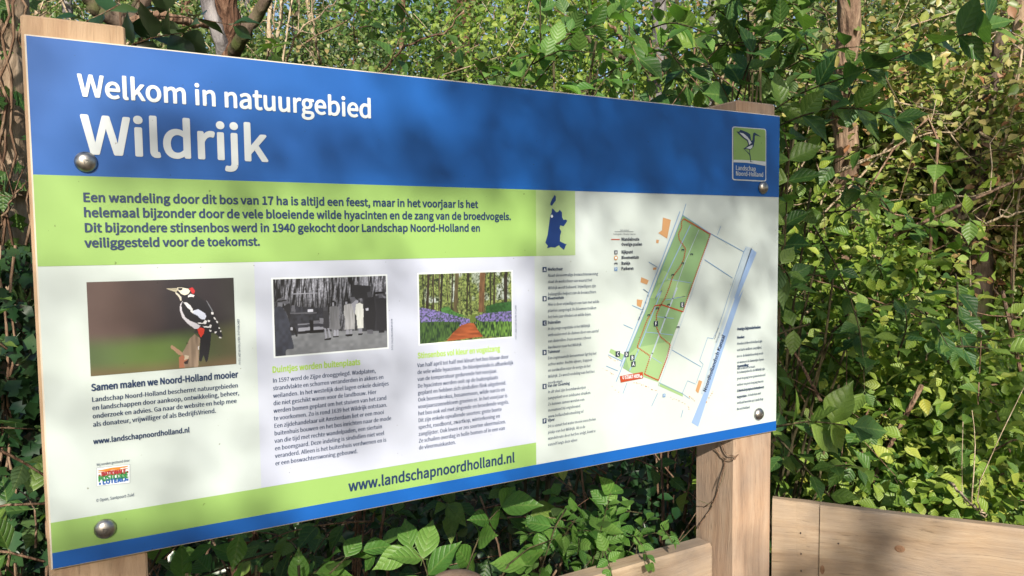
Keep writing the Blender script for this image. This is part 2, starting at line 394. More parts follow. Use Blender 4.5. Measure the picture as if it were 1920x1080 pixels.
para('body_lettering', m_ntext, ['In 1597 werd de Zijpe drooggelegd. Wadplaten,', 'strandvlakte en schorren veranderden in akkers en',
     'weilanden. In het westelijk deel lagen enkele duintjes', 'die niet geschikt waren voor de landbouw. Hier',
     'werden bomen geplant om het stuiven van het zand', 'te voorkomen. Zo is rond 1639 het Wildrijk ontstaan.',
     'Een zijdehandelaar uit Amsterdam liet er een mooi', 'buitenhuis bouwen en het bos inrichten naar de mode',
     'van die tijd met rechte wandelpaden, een siertuin', 'en boomgaard. Deze indeling is sindsdien niet veel',
     'veranderd. Alleen is het buitenhuis verdwenen en is', 'er een boswachterswoning gebouwd.'],
     (511, 717.5), (513.7, 873), (7, (733, 786)), None, .008)
line('heading_lettering', m_gtext, 'Stinsenbos vol kleur en vogelzang', (782.5, 671.5), (937, 658), .0078, .014)
para('body_lettering', m_ntext, ['Van half april tot half mei kleurt het bos blauw door', 'de vele wilde hyacinten. De bloeiperiode is afhankelijk',
     'van de temperatuur gedurende het voorjaar.', 'De hyacinten werden ooit op de buitenplaats', 'geplant en hebben zich sindsdien flink uitgebreid.',
     'Ook boerenkrokus, bosanemoon, wilde narcis en', 'voorjaarszonnebloem groeien er. In het voorjaar is',
     'het bos ook vol met zingende en broedende vogels.', 'Dit zijn enkele opvallende soorten: grote bonte',
     'specht, roodborst, zwartkop, winterkoning en', 'zanglijster. Ook leven er zes soorten vleermuizen.',
     'Ze schuilen overdag in holle bomen of in een van', 'de vleermuiskasten.'], (782, 688.6), (784.5, 843), (1, (962, 683)), None, .008)
line('web_address_lettering', m_ntext, 'www.landschapnoordholland.nl', (653, 920.5), (964, 866.5), .0142, .011, res=4)
# keyed notes A to F beside the map
notes = [('A', 507.5, ['Werkschuur', 'Naast de voormalige boswachterswoning', 'staat de werkschuur van waaruit het', 'Wildrijk wordt beheerd. Vrijwilligers zijn', 'belangrijke helpers van de boswachters.']),
 ('B', 562, ['Bloementuin', 'Hier is door vrijwilligers een tuin met wilde', 'planten aangelegd. De bloemen trekken', 'het hele jaar vlinders en wilde bijen.']),
 ('C', 607.5, ['Duinrellen', 'In de jonge vegetatie is het Wildrijk', 'verbonden met de duinen door een aantal', 'van duinrellen. Deze voeren schoon', 'kwelwater naar het Wildrijk.']),
 ('D', 662.5, ['Tuinmuur', 'Een zogenaamde kersenmuur ligt bij het', 'achter water. Rechts vijvers, trappen', 'en aardwallen naar de vorige in het', 'Wildrijk. Zo werd verdeling van het bos', 'voorkomen.']),
 ('E', 726, ['Van der Cloorning', 'In dit deel zijn boomkwekerijen', 'aangeplant voor zeldzame struiken.', 'Ze kunnen samen worden een', 'monument bij ongelovend.', 'www.hollandsebomenring.nl']),
 ('F', 790.5, ['Vijver', 'Dit is vanuit het water mooie verscholen', 'plekje van het Wildrijk. Als u de', 'wandelroute door het bos volgt, komt u', 'vanzelf langs deze vijver.'])]
nb = MB(); kb = MB()
for L, y, ls in notes:
    u, v = uv(1026.5, y)
    for i, s in enumerate(ls):
        place_text(nb, s, u, v - i*.00985, .0046, xs=.80, bold=.014 if i == 0 else .005, slant=0 if i == 0 else .12, res=1)
    kb = MB(); u0 = uv(1017, y)[0]; kb.add([L3(u0, v-.0022), L3(u0+.0075, v-.0022), L3(u0+.0075, v+.0060), L3(u0, v+.0060)], [(0, 1, 2, 3)], 0)
    place_text(kb, L, u0+.002, v-.0005, .0046, xs=.9, bold=.02, mi=1, k=2, res=1)
    kb.build('note_key', [m_ntext, m_wtext], panel)
nb.build('note_lettering', m_ntext, panel)
def BM(x, y): return (1130 + x/4, 540 + y/4)
def TM(x, y): return (1130 + x/5.684, 370 + y/5.684)
nb = MB()
for head, y, ls in [('Overige bijzonderheden', 318, []), ('Honden:', 380, ['Honden in Noord-Holland zijn', 'van harte welkom aangelijnd,', 'm.u.v. de kinderboerderij en de', 'en wanneer de lammetjes lopen', 'mits u luistert er naar.']),
    ('Openstelling:', 595, ['In natuurgebied is de Wildrijk zijn', 'geen toegang voor gemotoriseerd', 'verkeer en geen toegang tussen', 'zonsondergang en zonsopkomst', 'toegestaan.']),
    ('', 778, ['U kunt de terreinen betreden op', 'eigen risico. Schade kan niet', 'verhaald worden op Landschap', 'Noord-Holland.'])]:
    u, v = uv(*BM(1006, y))
    if head: place_text(nb, head, u, v, .0052 if not ls else .0046, xs=.78, bold=.018, res=1)
    for i, s in enumerate(ls): place_text(nb, s, u, v - (i + (1 if head else 0))*.0117, .0047, xs=.74, bold=.005, slant=.12, res=1)
nb.build('note_lettering', m_ntext, panel)

# ---- map
m_mw = printmat('map_water', (0.216, 0.32, 0.528, 1)); m_ml = printmat('map_line', (0.096, 0.208, 0.416, 1)); m_mg = printmat('map_green', (0.176, 0.296, 0.144, 1))
m_mg2 = printmat('map_meadow', (0.24, 0.368, 0.176, 1)); m_mr = printmat('map_route', (0.336, 0.048, 0.016, 1)); m_mo = printmat('map_buildings', (0.4, 0.224, 0.104, 1)); m_md = printmat('map_dark', (0.01, 0.016, 0.04, 1))
m_pale = printmat('map_pale', (0.336, 0.416, 0.496, 1))
mapm = [m_mw, m_ml, m_mg, m_mg2, m_mr, m_mo, m_md, m_wtext, m_pale]
mp_ = MB()
def poly(pts, mi, k=1): mp_.add([L3(*uv(*p), k) for p in pts], [tuple(range(len(pts)))], mi)
def stroke(pts, w, mi, k=2, dash=None, buf=None):
    P = np.array([uv(*p) for p in pts]); seg = []
    if dash:
        d = np.r_[0, np.cumsum(np.linalg.norm(np.diff(P, axis=0), axis=1))]; t = 0
        while t < d[-1]:
            tt = [t, min(t + dash*.62, d[-1])]; seg.append(np.stack([np.interp(tt, d, P[:, 0]), np.interp(tt, d, P[:, 1])], 1)); t += dash
    else: seg = [P[i:i+2] for i in range(len(P)-1)]
    for A, B in seg:
        t = B - A; l = np.linalg.norm(t)
        if l < 1e-6: continue
        t /= l; n = np.array([-t[1], t[0]]) * w/2; e = t*w*.3 if not dash else 0*t
        q = [A-e-n, B+e-n, B+e+n, A-e+n]
        (buf or mp_).add([L3(*x, k) for x in q], [(0, 1, 2, 3)], mi)
def curve(pts, n=30): return [tuple(p) for p in spline([(a, b_, 0) for a, b_ in pts], n)[:, :2]]
# wood parcel
poly([TM(850, 195), TM(1145, 390), BM(652, 40), BM(596, 180), BM(500, 440), BM(415, 705), BM(205, 632), BM(150, 600), BM(172, 520), BM(340, 120), TM(500, 1075), TM(640, 700)], 2)
poly([TM(640, 780), TM(700, 800), TM(690, 870), TM(590, 920), TM(580, 870)], 3, 1.4)
poly([TM(590, 930), TM(720, 880), TM(930, 920), TM(880, 1075), TM(500, 1075)], 3, 1.2)
poly([BM(255, 445), BM(505, 400), BM(440, 640), BM(415, 705), BM(205, 632), BM(172, 520)], 3, 1.2)
poly([BM(60, 455), BM(160, 500), BM(150, 545), BM(48, 482)], 3)
poly([BM(420, 705), BM(600, 790), BM(600, 815), BM(415, 732)], 3)
# roads and ditches
stroke([TM(820, 160), TM(480, 1050), BM(320, 110), BM(135, 590)], .0032, 8, 1.6); stroke([TM(820, 150), TM(640, 640), TM(475, 1050), BM(310, 130), BM(128, 585)], .0010, 1); stroke([TM(885, 70), TM(845, 200), TM(500, 1075), BM(340, 120), BM(145, 590), BM(100, 700)], .0012, 1)
stroke([TM(850, 190), TM(1145, 385), TM(1500, 580)], .0012, 1); stroke([TM(1500, 580), TM(1330, 1075), BM(905, 180), BM(860, 310)], .0010, 1)
stroke([TM(1085, 665), TM(1380, 860)], .0012, 1); stroke([TM(1220, 400), TM(1255, 310)], .0010, 1); stroke([TM(1500, 580), TM(1525, 540)], .0010, 1)
stroke([TM(1150, 400), BM(660, 60), BM(520, 450), BM(420, 735)], .0016, 8, 1.7); stroke([BM(520, 465), BM(735, 590)], .0010, 1); stroke([BM(860, 310), BM(825, 380), BM(785, 372), BM(725, 545), BM(752, 570), BM(700, 710)], .0008, 1)
stroke([BM(425, 712), BM(595, 790), BM(635, 695), BM(695, 720)], .0008, 1); stroke([BM(595, 790), BM(650, 830)], .0008, 1)
for q in [[TM(490, 690), TM(580, 745)], [TM(430, 980), TM(480, 1015)], [BM(220, 130), BM(290, 162)], [BM(155, 275), BM(222, 305)], [BM(305, 10), BM(340, 35)], [BM(40, 500), BM(145, 550)], [BM(25, 585), BM(110, 620)],
          [BM(180, 712), BM(150, 790)], [BM(410, 790), BM(365, 885)], [BM(600, 915), BM(585, 970)]]: stroke(q, .0010, 1)
stroke([TM(930, 300), TM(690, 800), TM(560, 1075), BM(440, 20), BM(260, 480), BM(200, 620)], .0018, 0, 1.8); stroke([TM(1020, 350), TM(870, 700), TM(740, 1075)], .0012, 8, 1.8); stroke([BM(555, 0), BM(470, 220), BM(370, 490), BM(350, 540)], .0030, 8, 1.8)
stroke([TM(690, 870), TM(940, 912)], .0010, 0, 1.8); stroke([TM(780, 1070), TM(880, 1055)], .0010, 0, 1.8); stroke([BM(410, 215), BM(530, 228)], .0010, 0, 1.8); stroke([BM(325, 330), BM(525, 352)], .0010, 0, 1.8); stroke([BM(370, 520), BM(440, 565)], .0010, 0, 1.8); stroke([BM(470, 90), BM(620, 62)], .0010, 0, 1.8)
# canal
poly([TM(1580, 540), TM(1640, 590), TM(1440, 1075), BM(1055, 10), BM(930, 380), BM(715, 1040), BM(665, 1010), BM(760, 780), BM(860, 460), BM(990, 80), TM(1400, 1075)], 0)
poly([TM(1520, 520), TM(1590, 540), TM(1400, 1075), BM(985, 60), BM(860, 430), BM(750, 800), BM(735, 790), BM(830, 460), BM(960, 70), TM(1350, 1075)], 8)
# walking route
for pts in [[(TM(1145, 395)), TM(860, 228), TM(835, 260), TM(838, 320), TM(803, 390), TM(812, 450), TM(880, 550), TM(860, 660), TM(820, 740), TM(740, 850), TM(705, 960), TM(660, 1075), BM(430, 130)],
            [BM(430, 130), BM(400, 200), BM(400, 290), BM(430, 365), BM(505, 425), BM(480, 520), BM(415, 692), BM(310, 645), BM(355, 510), BM(255, 442), BM(330, 240), BM(390, 132), BM(440, 125), BM(600, 178)],
            [TM(1140, 405), TM(1040, 680), TM(900, 1075), BM(600, 178)]]:
    stroke(pts, .0023, 4, 3, dash=.0036)
stroke([BM(390, 132), BM(440, 125), BM(600, 178)], .0017, 4, 2.9); stroke([BM(310, 645), BM(415, 692), BM(480, 520)], .0012, 4, 2.9); stroke([TM(860, 228), TM(1145, 395)], .0014, 4, 2.9)
stroke([(1146, 449), (1161, 449)], .0016, 4); stroke([(1152, 434.5), (1187, 434.5)], .0006, 6)
# buildings
for q in [[TM(640, 215), TM(725, 240), TM(685, 440), TM(590, 380), TM(630, 350)], [TM(410, 850), TM(490, 885), TM(470, 930), TM(400, 905)], [TM(570, 450), TM(598, 455), TM(592, 490), TM(568, 485)],
          [BM(255, 85), BM(298, 90), BM(285, 145), BM(255, 130)], [BM(720, 690), BM(745, 700), BM(715, 790), BM(695, 770)], [TM(535, 750), TM(570, 745), TM(570, 770), TM(535, 775)]]: poly(q, 5, 1.5)
rr = random.Random(4)
for a, b_, n in [(BM(0, 600), BM(90, 650), 6), (BM(230, 700), BM(410, 770), 13), (BM(510, 820), BM(620, 870), 9), (BM(640, 800), BM(690, 840), 5), (BM(770, 860), BM(830, 760), 8), (BM(30, 510), BM(120, 550), 6), (BM(635, 880), BM(650, 910), 3), (BM(50, 720), BM(130, 790), 3)]:
    for i in range(n):
        t = (i + rr.random()*.6) / n; x = a[0] + (b_[0]-a[0])*t + rr.uniform(-1, 1); y = a[1] + (b_[1]-a[1])*t + rr.uniform(-1.5, 1.5); w = rr.uniform(1, 2.2); h = rr.uniform(1, 2.2)
        poly([(x, y), (x+w, y+.5), (x+w-.4, y+h), (x-.4, y+h-.4)], 5, 1.5)
# markers: key letters, benches, parking
def marker(p, s, L=None, bgm=6):
    u, v = uv(*p); mp_.add([L3(u-s, v-s, 3.4), L3(u+s, v-s, 3.4), L3(u+s, v+s, 3.4), L3(u-s, v+s, 3.4)], [(0, 1, 2, 3)], bgm)
    if L: place_text(mp_, L, u-s*.55, v-s*.65, s*1.35, xs=.9, bold=.01, k=4, mi=7, res=1)
def bench(p, s=.0030):
    u, v = uv(*p)
    for a in [(-s, 0, s, s*.5), (-s, -s*.6, -s*.5, 0), (s*.5, -s*.6, s, 0)]: mp_.add([L3(u+a[0], v+a[1], 3.4), L3(u+a[2], v+a[1], 3.4), L3(u+a[2], v+a[3], 3.4), L3(u+a[0], v+a[3], 3.4)], [(0, 1, 2, 3)], 6)
for p, L in [(BM(594, 125), 'E'), (BM(396, 267), 'F'), (BM(110, 494), 'C'), (BM(176, 497), 'D'), (BM(219, 522), 'B'), (BM(227, 570), 'A')]: marker(p, .0046, L)
for p in [TM(850, 560), TM(943, 607), TM(848, 703), TM(742, 827), BM(492, 125), BM(406, 152), BM(343, 203), BM(562, 293)]: bench(p)
marker((1154, 473), .0032, 'A'); bench((1154, 494)); marker((1154, 504.5), .0030, 'P', 1); marker(BM(457, 805), .0030, 'P', 1)
u, v = uv(1154, 483.5); mp_.add([L3(u+.0040*math.cos(a), v+.0040*math.sin(a), 3) for a in np.linspace(0, 2*math.pi, 16)[:-1]], [tuple(range(15))], 5); mp_.add([L3(u+.0020*math.cos(a), v+.0020*math.sin(a), 3.6) for a in np.linspace(0, 2*math.pi, 10)[:-1]], [tuple(range(9))], 7)
# you are here
poly([BM(125, 660), BM(132, 708), BM(300, 675), BM(297, 628)], 4, 3.5)
ua, va = uv(*BM(142, 694)); ub, vb = uv(*BM(272, 668)); place_text(mp_, 'U STAAT HIER', ua, (va+vb)/2+.001, .0058, u1=ub, bold=.012, mi=7, k=5, res=1)
u, v = uv(*BM(284, 664)); mp_.add([L3(u+.0022*math.cos(a), v+.0022*math.sin(a), 5) for a in np.linspace(0, 2*math.pi, 11)[:-1]], [tuple(range(10))], 7)
u0, v0 = uv(*BM(770, 782)); u1, v1 = uv(*BM(915, 360)); g, _ = glyphs('Noordhollandsch Kanaal'); Ld = math.hypot(u1-u0, v1-v0)
place_text(mp_, 'Noordhollandsch Kanaal', u0, v0, .0085, xs=Ld/(g[:, 0].max()*.0085/capheight()), k=4, mi=6, ang=math.atan2(v1-v0, u1-u0), bold=.004, res=2)
for s, a, b_ in [('Parkeerweg', BM(838, 385), BM(865, 300)), ('fietspad', BM(850, 410), BM(876, 338)), ('Rijksweg N9', (1197, 601), (1207, 577))]:
    ua, va = uv(*a); ub, vb = uv(*b_); g, _ = glyphs(s); place_text(mp_, s, ua, va, .0030, xs=math.hypot(ub-ua, vb-va)/(g[:, 0].max()*.0030/capheight()), k=4, mi=6, ang=math.atan2(vb-va, ub-ua), res=1)
for s, x, y, x1, cp in [('Wandelroute', 1164.5, 451.5, 1198, .0052), ('Overige paden', 1164.5, 461, 1203, .0052), ('Kijkpunt', 1164.5, 475.5, 1186, .0052), ('Bloementuin', 1164.5, 485.8, 1197, .0052), ('Bankje', 1164.5, 496.5, 1181, .0052), ('Parkeren', 1164.5, 506.5, 1187, .0052), ('100 meter', 1162, 433, 1179, .0026), ('Cartografie: Wouter Jansen', 1149, 440.5, 1191, .0028)]:
    u, v = uv(x, y); place_text(mp_, s, u, v, cp, u1=uv(x1, y)[0], bold=.016 if cp > .004 else 0, mi=6, k=2, res=1)
mp_.build('map_print', mapm, panel)

# ---- province map on its green square
def PM(x, y): return (1000 + x/7.71, 350 + y/7.71)
ib = MB()
u0, v0 = uv(1005, 480); u1, _ = uv(1078.5, 470)
ib.add([L3(.6563, .3508), L3(u1, .3508), L3(u1, VH-.001), L3(.6563, VH-.001)], [(0, 1, 2, 3)], 0)
for q in [[(305, 120), (322, 140), (320, 200), (290, 240), (265, 275), (243, 265), (243, 235), (268, 180)],
          [(265, 310), (290, 330), (330, 372), (355, 365), (378, 335), (410, 370), (412, 440), (430, 480), (470, 475), (485, 495), (465, 530), (435, 570), (385, 560), (375, 600), (400, 650), (385, 700), (380, 790), (410, 805), (460, 830), (480, 825), (460, 860), (440, 915), (380, 865), (370, 845), (310, 880), (250, 875), (195, 890), (205, 850), (170, 810), (205, 690), (240, 420), (262, 370)]]:
    ib.add([L3(*uv(*PM(*p)), 2) for p in q], [tuple(range(len(q)))[::-1]], 1)
u, v = uv(*PM(262, 428)); ib.add([L3(u+.0024*math.cos(a), v+.0024*math.sin(a), 3) for a in np.linspace(0, 2*math.pi, 13)[:-1]], [tuple(range(12))], 2)
ib.build('province_map_print', [printmat('inset_green', (.30, .42, .20, 1)), printmat('province_navy', (.004, .03, .15, 1)), m_wtext], panel)

# ---- emblem top right: a wading bird lifting its wings over a blue name plate
def EM(x, y): return (1340 + x/6.754, 220 + y/6.75)
eb = MB()
def epoly(pts, mi, k): eb.add([L3(*uv(*EM(*p)), k) for p in pts], [tuple(range(len(pts)))], mi)
def rrect(x0, y0, x1, y1, sk0, sk1, r):      # rounded quad; top edge drops by sk0, bottom by sk1
    out = []
    for (cx_, cy_, a0) in [(x1-r, y0+r, -90), (x1-r, y1-r, 0), (x0+r, y1-r, 90), (x0+r, y0+r, 180)]:
        for a in range(0, 91, 15):
            t = math.radians(a0+a); x = cx_+r*math.cos(t); y = cy_+r*math.sin(t); f = (x-x0)/(x1-x0)
            g_ = (y-y0)/(y1-y0); out.append((x, y + f*(sk0*(1-g_)+sk1*g_)))
    return out
epoly(rrect(217, 115, 648, 795, 32, 22, 30), 0, 2); epoly(rrect(230, 128, 636, 781, 30, 20, 20), 1, 3)
epoly([(230, 150), (250, 128), (620, 157), (636, 180), (636, 560), (500, 548), (330, 540), (230, 538)], 2, 4)
epoly([(230, 538), (330, 540), (500, 548), (636, 562), (636, 617), (500, 590), (380, 575), (230, 570)], 0, 4)
for pts, mi, k in [([(265, 180), (300, 185), (315, 158), (400, 190), (440, 215), (448, 270), (455, 300), (470, 290), (478, 205), (495, 192), (512, 205), (580, 250), (510, 228), (498, 240), (497, 300), (482, 370), (450, 408), (350, 402), (395, 370), (415, 350), (400, 300), (345, 260), (300, 220)], 3, 5),
                   ([(300, 195), (350, 205), (400, 245), (440, 300), (455, 325), (425, 350), (410, 290), (360, 255)], 0, 6),
                   ([(385, 392), (430, 365), (470, 350), (462, 385), (440, 403)], 0, 6),
                   ([(360, 402), (368, 402), (440, 470), (452, 560), (480, 566), (430, 566), (443, 560), (430, 475)], 3, 5),
                   ([(425, 405), (432, 405), (440, 480), (434, 480)], 3, 5)]:
    if mi == 3 and len(pts) > 20: epoly(pts, mi, k)
    else: epoly(pts, mi, k)
for s, a, b_ in [('Landschap', (255, 668), (508, 680)), ('Noord-Holland', (255, 738), (602, 755))]:
    ua, va = uv(*EM(*a)); ub, vb = uv(*EM(*b_)); place_text(eb, s, ua, (va+vb)/2, .0082, u1=ub, bold=.009, mi=0, k=5, res=2)
eb.build('emblem_print', [m_wtext, m_blue, m_green, m_ntext], panel)

# ---- lottery sponsor plate, lower left
def SM(x, y): return (150 + x/10.8, 850 + y/10.8)
m_sr = printmat('sponsor_red', (0.304, 0.024, 0.032, 1)); m_sg = printmat('sponsor_green', (0.024, 0.2, 0.048, 1)); m_sb = printmat('sponsor_blue', (0.016, 0.096, 0.36, 1)); m_so = printmat('sponsor_orange', (0.52, 0.176, 0.024, 1)); m_sw = printmat('sponsor_white', (0.592, 0.64, 0.688, 1)); m_sgr = printmat('sponsor_grey', (0.28, 0.304, 0.36, 1))
sb = MB()
def spoly(pts, mi, k): sb.add([L3(*uv(*SM(*p)), k) for p in pts], [tuple(range(len(pts)))], mi)
spoly([(335, 665), (1015, 600), (1015, 215), (335, 290)], 5, 1); spoly([(345, 655), (1005, 590), (1005, 225), (345, 300)], 4, 2)
spoly([(370, 340), (480, 320), (640, 285), (800, 270), (970, 245), (970, 262), (900, 285), (830, 290), (790, 320), (640, 330), (560, 355), (370, 355)], 3, 3)
spoly([(370, 372), (560, 352), (760, 322), (970, 290), (970, 302), (800, 335), (600, 362), (370, 386)], 3, 3)
for s, a, b_, cp, mi in [('NATIONALE', (435, 462), (925, 392), .0050, 0), ('POSTCODE', (375, 560), (970, 492), .0066, 1), ('LOTERIJ', (455, 622), (925, 556), .0050, 2)]:
    ua, va = uv(*SM(*a)); ub, vb = uv(*SM(*b_)); place_text(sb, s, ua, (va+vb)/2, cp, u1=ub, bold=.03, mi=mi, k=3, res=2)
for (x, y, mi) in [(372, 468, 0), (935, 395, 0), (382, 634, 2), (937, 552, 2)]:
    spoly([(x, y), (x+42, y-5), (x+42, y-47), (x, y-42)], mi, 3)
sb.build('sponsor_print', [m_sr, m_sg, m_sb, m_so, m_sw, m_sgr], panel)

# ---- the three printed photographs: fine colour grids
def S(*c): return np.array(srgb(*c)[:3]) * .76
def raster(name, quad, zoom, paint, nx=210, k=1.5, border=None):
    q = np.array([uv(*zoom(*p)) for p in quad]); u0, u1 = q[[0, 3], 0].mean(), q[[1, 2], 0].mean(); v1, v0 = q[[0, 1], 1].mean(), q[[2, 3], 1].mean()
    ny = int(nx * (v1-v0)/(u1-u0)); ss, tt = np.meshgrid(np.linspace(0, 1, nx), np.linspace(0, 1, ny))
    def st(pts):
        a = np.array([uv(*zoom(*p)) for p in pts]); return np.stack([(a[:, 0]-u0)/(u1-u0), (v1-a[:, 1])/(v1-v0)], 1)
    img = np.zeros((ny, nx, 3)); asp = (u1-u0)/(v1-v0)
    def fill(pts, col, raw=False, soft=0):
        P = np.array(pts, float) if raw else st(pts); ins = np.zeros(ss.shape, bool); a = P[-1]
        for b2 in P:
            c_ = (a[1] > tt) != (b2[1] > tt)
            with np.errstate(divide='ignore', invalid='ignore'): xi = (b2[0]-a[0])*(tt-a[1])/(b2[1]-a[1]+1e-12)+a[0]
            ins ^= c_ & (ss < xi); a = b2
        if callable(col): img[ins] = col(ss[ins], tt[ins])
        else: img[ins] = col
    paint(img, ss, tt, fill, st)
    V = [L3(u0+(u1-u0)*s, v1-(v1-v0)*t, k) for s, t in zip(ss.ravel(), tt.ravel())]
    ii = np.arange(nx*ny).reshape(ny, nx); F = np.stack([ii[1:, :-1], ii[1:, 1:], ii[:-1, 1:], ii[:-1, :-1]], -1).reshape(-1, 4)
    me = mesh(name, V, F.tolist()); ca = me.color_attributes.new('paint', 'FLOAT_COLOR', 'POINT')
    ca.data.foreach_set('color', np.concatenate([np.clip(img, 0, 1).reshape(-1, 3), np.ones((nx*ny, 1))], 1).ravel().astype(np.float32))
    link(name, me, m_photo, panel)
    if border:
        e = .0022; rect('photo_border', u0-e, v0-e, u1+e, v1+e, m_wtext, 1.25)
def vnoise(ss, tt, fx, fy, seed):
    r = np.random.default_rng(seed).random((int(fy)+3, int(fx)+3)); x = ss*fx; y = tt*fy; i = np.floor(x).astype(int); j = np.floor(y).astype(int); a = x-i; b2 = y-j
    H_, W_ = r.shape
    a = a*a*(3-2*a); b2 = b2*b2*(3-2*b2)
    j %= H_; i %= W_; i1 = (i+1) % W_; j1 = (j+1) % H_
    return (r[j, i]*(1-a)+r[j, i1]*a)*(1-b2)+(r[j1, i]*(1-a)+r[j1, i1]*a)*b2
def mixc(a, b2, t): return a*(1-t[..., None]) + b2*t[..., None]
def sm(x, a, b2):
    t = np.clip((x-a)/(b2-a), 0, 1); return t*t*(3-2*t)
def paint_bird(img, s, t, fill, st):
    top = mixc(S(92, 74, 72), S(38, 32, 40), sm(s + .15*vnoise(s, t, 4, 3, 1), .25, .58)); top = mixc(top, S(46, 44, 46), sm(s, .8, 1))
    low = mixc(S(74, 92, 58), S(96, 122, 60), sm(1-abs(s-.42)*2.2, 0, 1)); low = mixc(low, S(78, 74, 52), sm(s, .62, 1)*.8)
    base = mixc(top, low, sm(t + .10*s*(s > 0) - .06*np.sin(s*3), .52, .74)); base = mixc(base, S(112, 88, 68), sm(t, .84, 1.02)*.7)
    img[:] = base
    wood = lambda a, b2: S(150, 130, 112)*(0.62 + .6*vnoise(a*1.0, b2, 60, 6, 5))[:, None]
    fill([(1105, 650), (1060, 690), (1010, 790), (985, 830), (960, 880), (955, 975), (1140, 965), (1150, 800), (1160, 690)], wood)
    fill([(875, 765), (885, 755), (930, 785), (985, 825), (990, 855), (950, 850), (905, 805), (878, 790)], S(172, 138, 112))
    fill([(955, 870), (990, 850), (1040, 900), (1000, 930), (1010, 975), (958, 975)], S(168, 108, 82)); fill([(1000, 920), (1050, 890), (1040, 935), (1010, 940)], S(50, 36, 34))
    fill([(1010, 850), (1050, 860), (1045, 885), (1005, 900)], S(196, 182, 162))
    K = S(24, 24, 34); Wt = S(226, 226, 232)
    # body silhouette
    fill([(900, 232), (930, 198), (975, 185), (1050, 190), (1100, 225), (1110, 270), (1160, 300), (1220, 340), (1275, 420), (1310, 480), (1345, 590), (1378, 670), (1350, 688), (1300, 640), (1265, 640), (1255, 760), (1232, 900), (1215, 925), (1190, 850), (1170, 915), (1145, 905), (1155, 790), (1160, 700), (1135, 640), (1100, 600), (1035, 545), (985, 490), (962, 420), (965, 360), (990, 330), (970, 290), (925, 255)], K)
    fill([(832, 212), (930, 205), (948, 222), (925, 246), (880, 230)], S(176, 170, 150)); fill([(832, 212), (930, 216), (925, 222)], S(110, 104, 92))
    fill([(935, 200), (975, 200), (1040, 212), (1062, 232), (1045, 262), (1010, 275), (975, 262), (948, 232)], S(232, 226, 208)); fill([(945, 208), (985, 205), (988, 222), (965, 230), (945, 222)], K)
    fill([(918, 245), (940, 255), (975, 290), (980, 325), (968, 328), (952, 290), (925, 265)], S(214, 208, 196))
    fill([(1050, 208), (1085, 200), (1108, 232), (1100, 262), (1080, 258), (1062, 228)], S(190, 42, 48))
    fill([(1040, 280), (1065, 262), (1105, 275), (1095, 292), (1060, 290), (1040, 298)], Wt)
    fill([(992, 330), (975, 370), (985, 430), (1015, 490), (1060, 520), (1120, 545), (1160, 570), (1140, 600), (1105, 600), (1035, 545), (985, 490), (962, 420), (965, 360)], S(206, 204, 216))
    fill([(998, 345), (1030, 345), (1062, 372), (1088, 410), (1078, 425), (1040, 400)], Wt); fill([(1085, 425), (1140, 410), (1205, 450), (1218, 480), (1200, 510), (1165, 505), (1130, 470), (1088, 450)], S(204, 212, 236)); fill([(1060, 395), (1095, 430), (1090, 455), (1065, 430)], Wt)
    for q in [[(1130, 540), (1185, 540), (1205, 515), (1225, 525), (1215, 550), (1150, 552)], [(1185, 572), (1245, 575), (1255, 555), (1270, 565), (1262, 590), (1195, 585)], [(1262, 435), (1285, 440), (1285, 462), (1266, 458)], [(1285, 485), (1300, 490), (1312, 512), (1296, 508)], [(1312, 520), (1330, 528), (1330, 545), (1315, 540)],
              [(1245, 608), (1268, 612), (1262, 628), (1248, 622)], [(1335, 580), (1350, 590), (1345, 600), (1334, 594)], [(1350, 612), (1362, 620), (1358, 632), (1348, 624)], [(1232, 512), (1255, 518), (1248, 535), (1230, 530)], [(1295, 628), (1318, 625), (1312, 640), (1298, 640)], [(1340, 675), (1362, 680), (1360, 690), (1342, 688)], [(1135, 770), (1148, 765), (1148, 800), (1136, 796)]]: fill(q, Wt)
    fill([(1130, 600), (1160, 585), (1200, 598), (1195, 640), (1165, 685), (1142, 640)], S(218, 58, 40)); fill([(1095, 625), (1135, 612), (1140, 632), (1100, 640)], S(46, 44, 48))
    fill([(1215, 325), (1225, 330), (1282, 430), (1272, 430)], S(120, 124, 134))
raster('woodpecker_photo_print', [(63, 152), (1482, 104), (1504, 935), (103, 1058)], lambda x, y: (150+x/5.142, 500+y/5.142), paint_bird, 300)
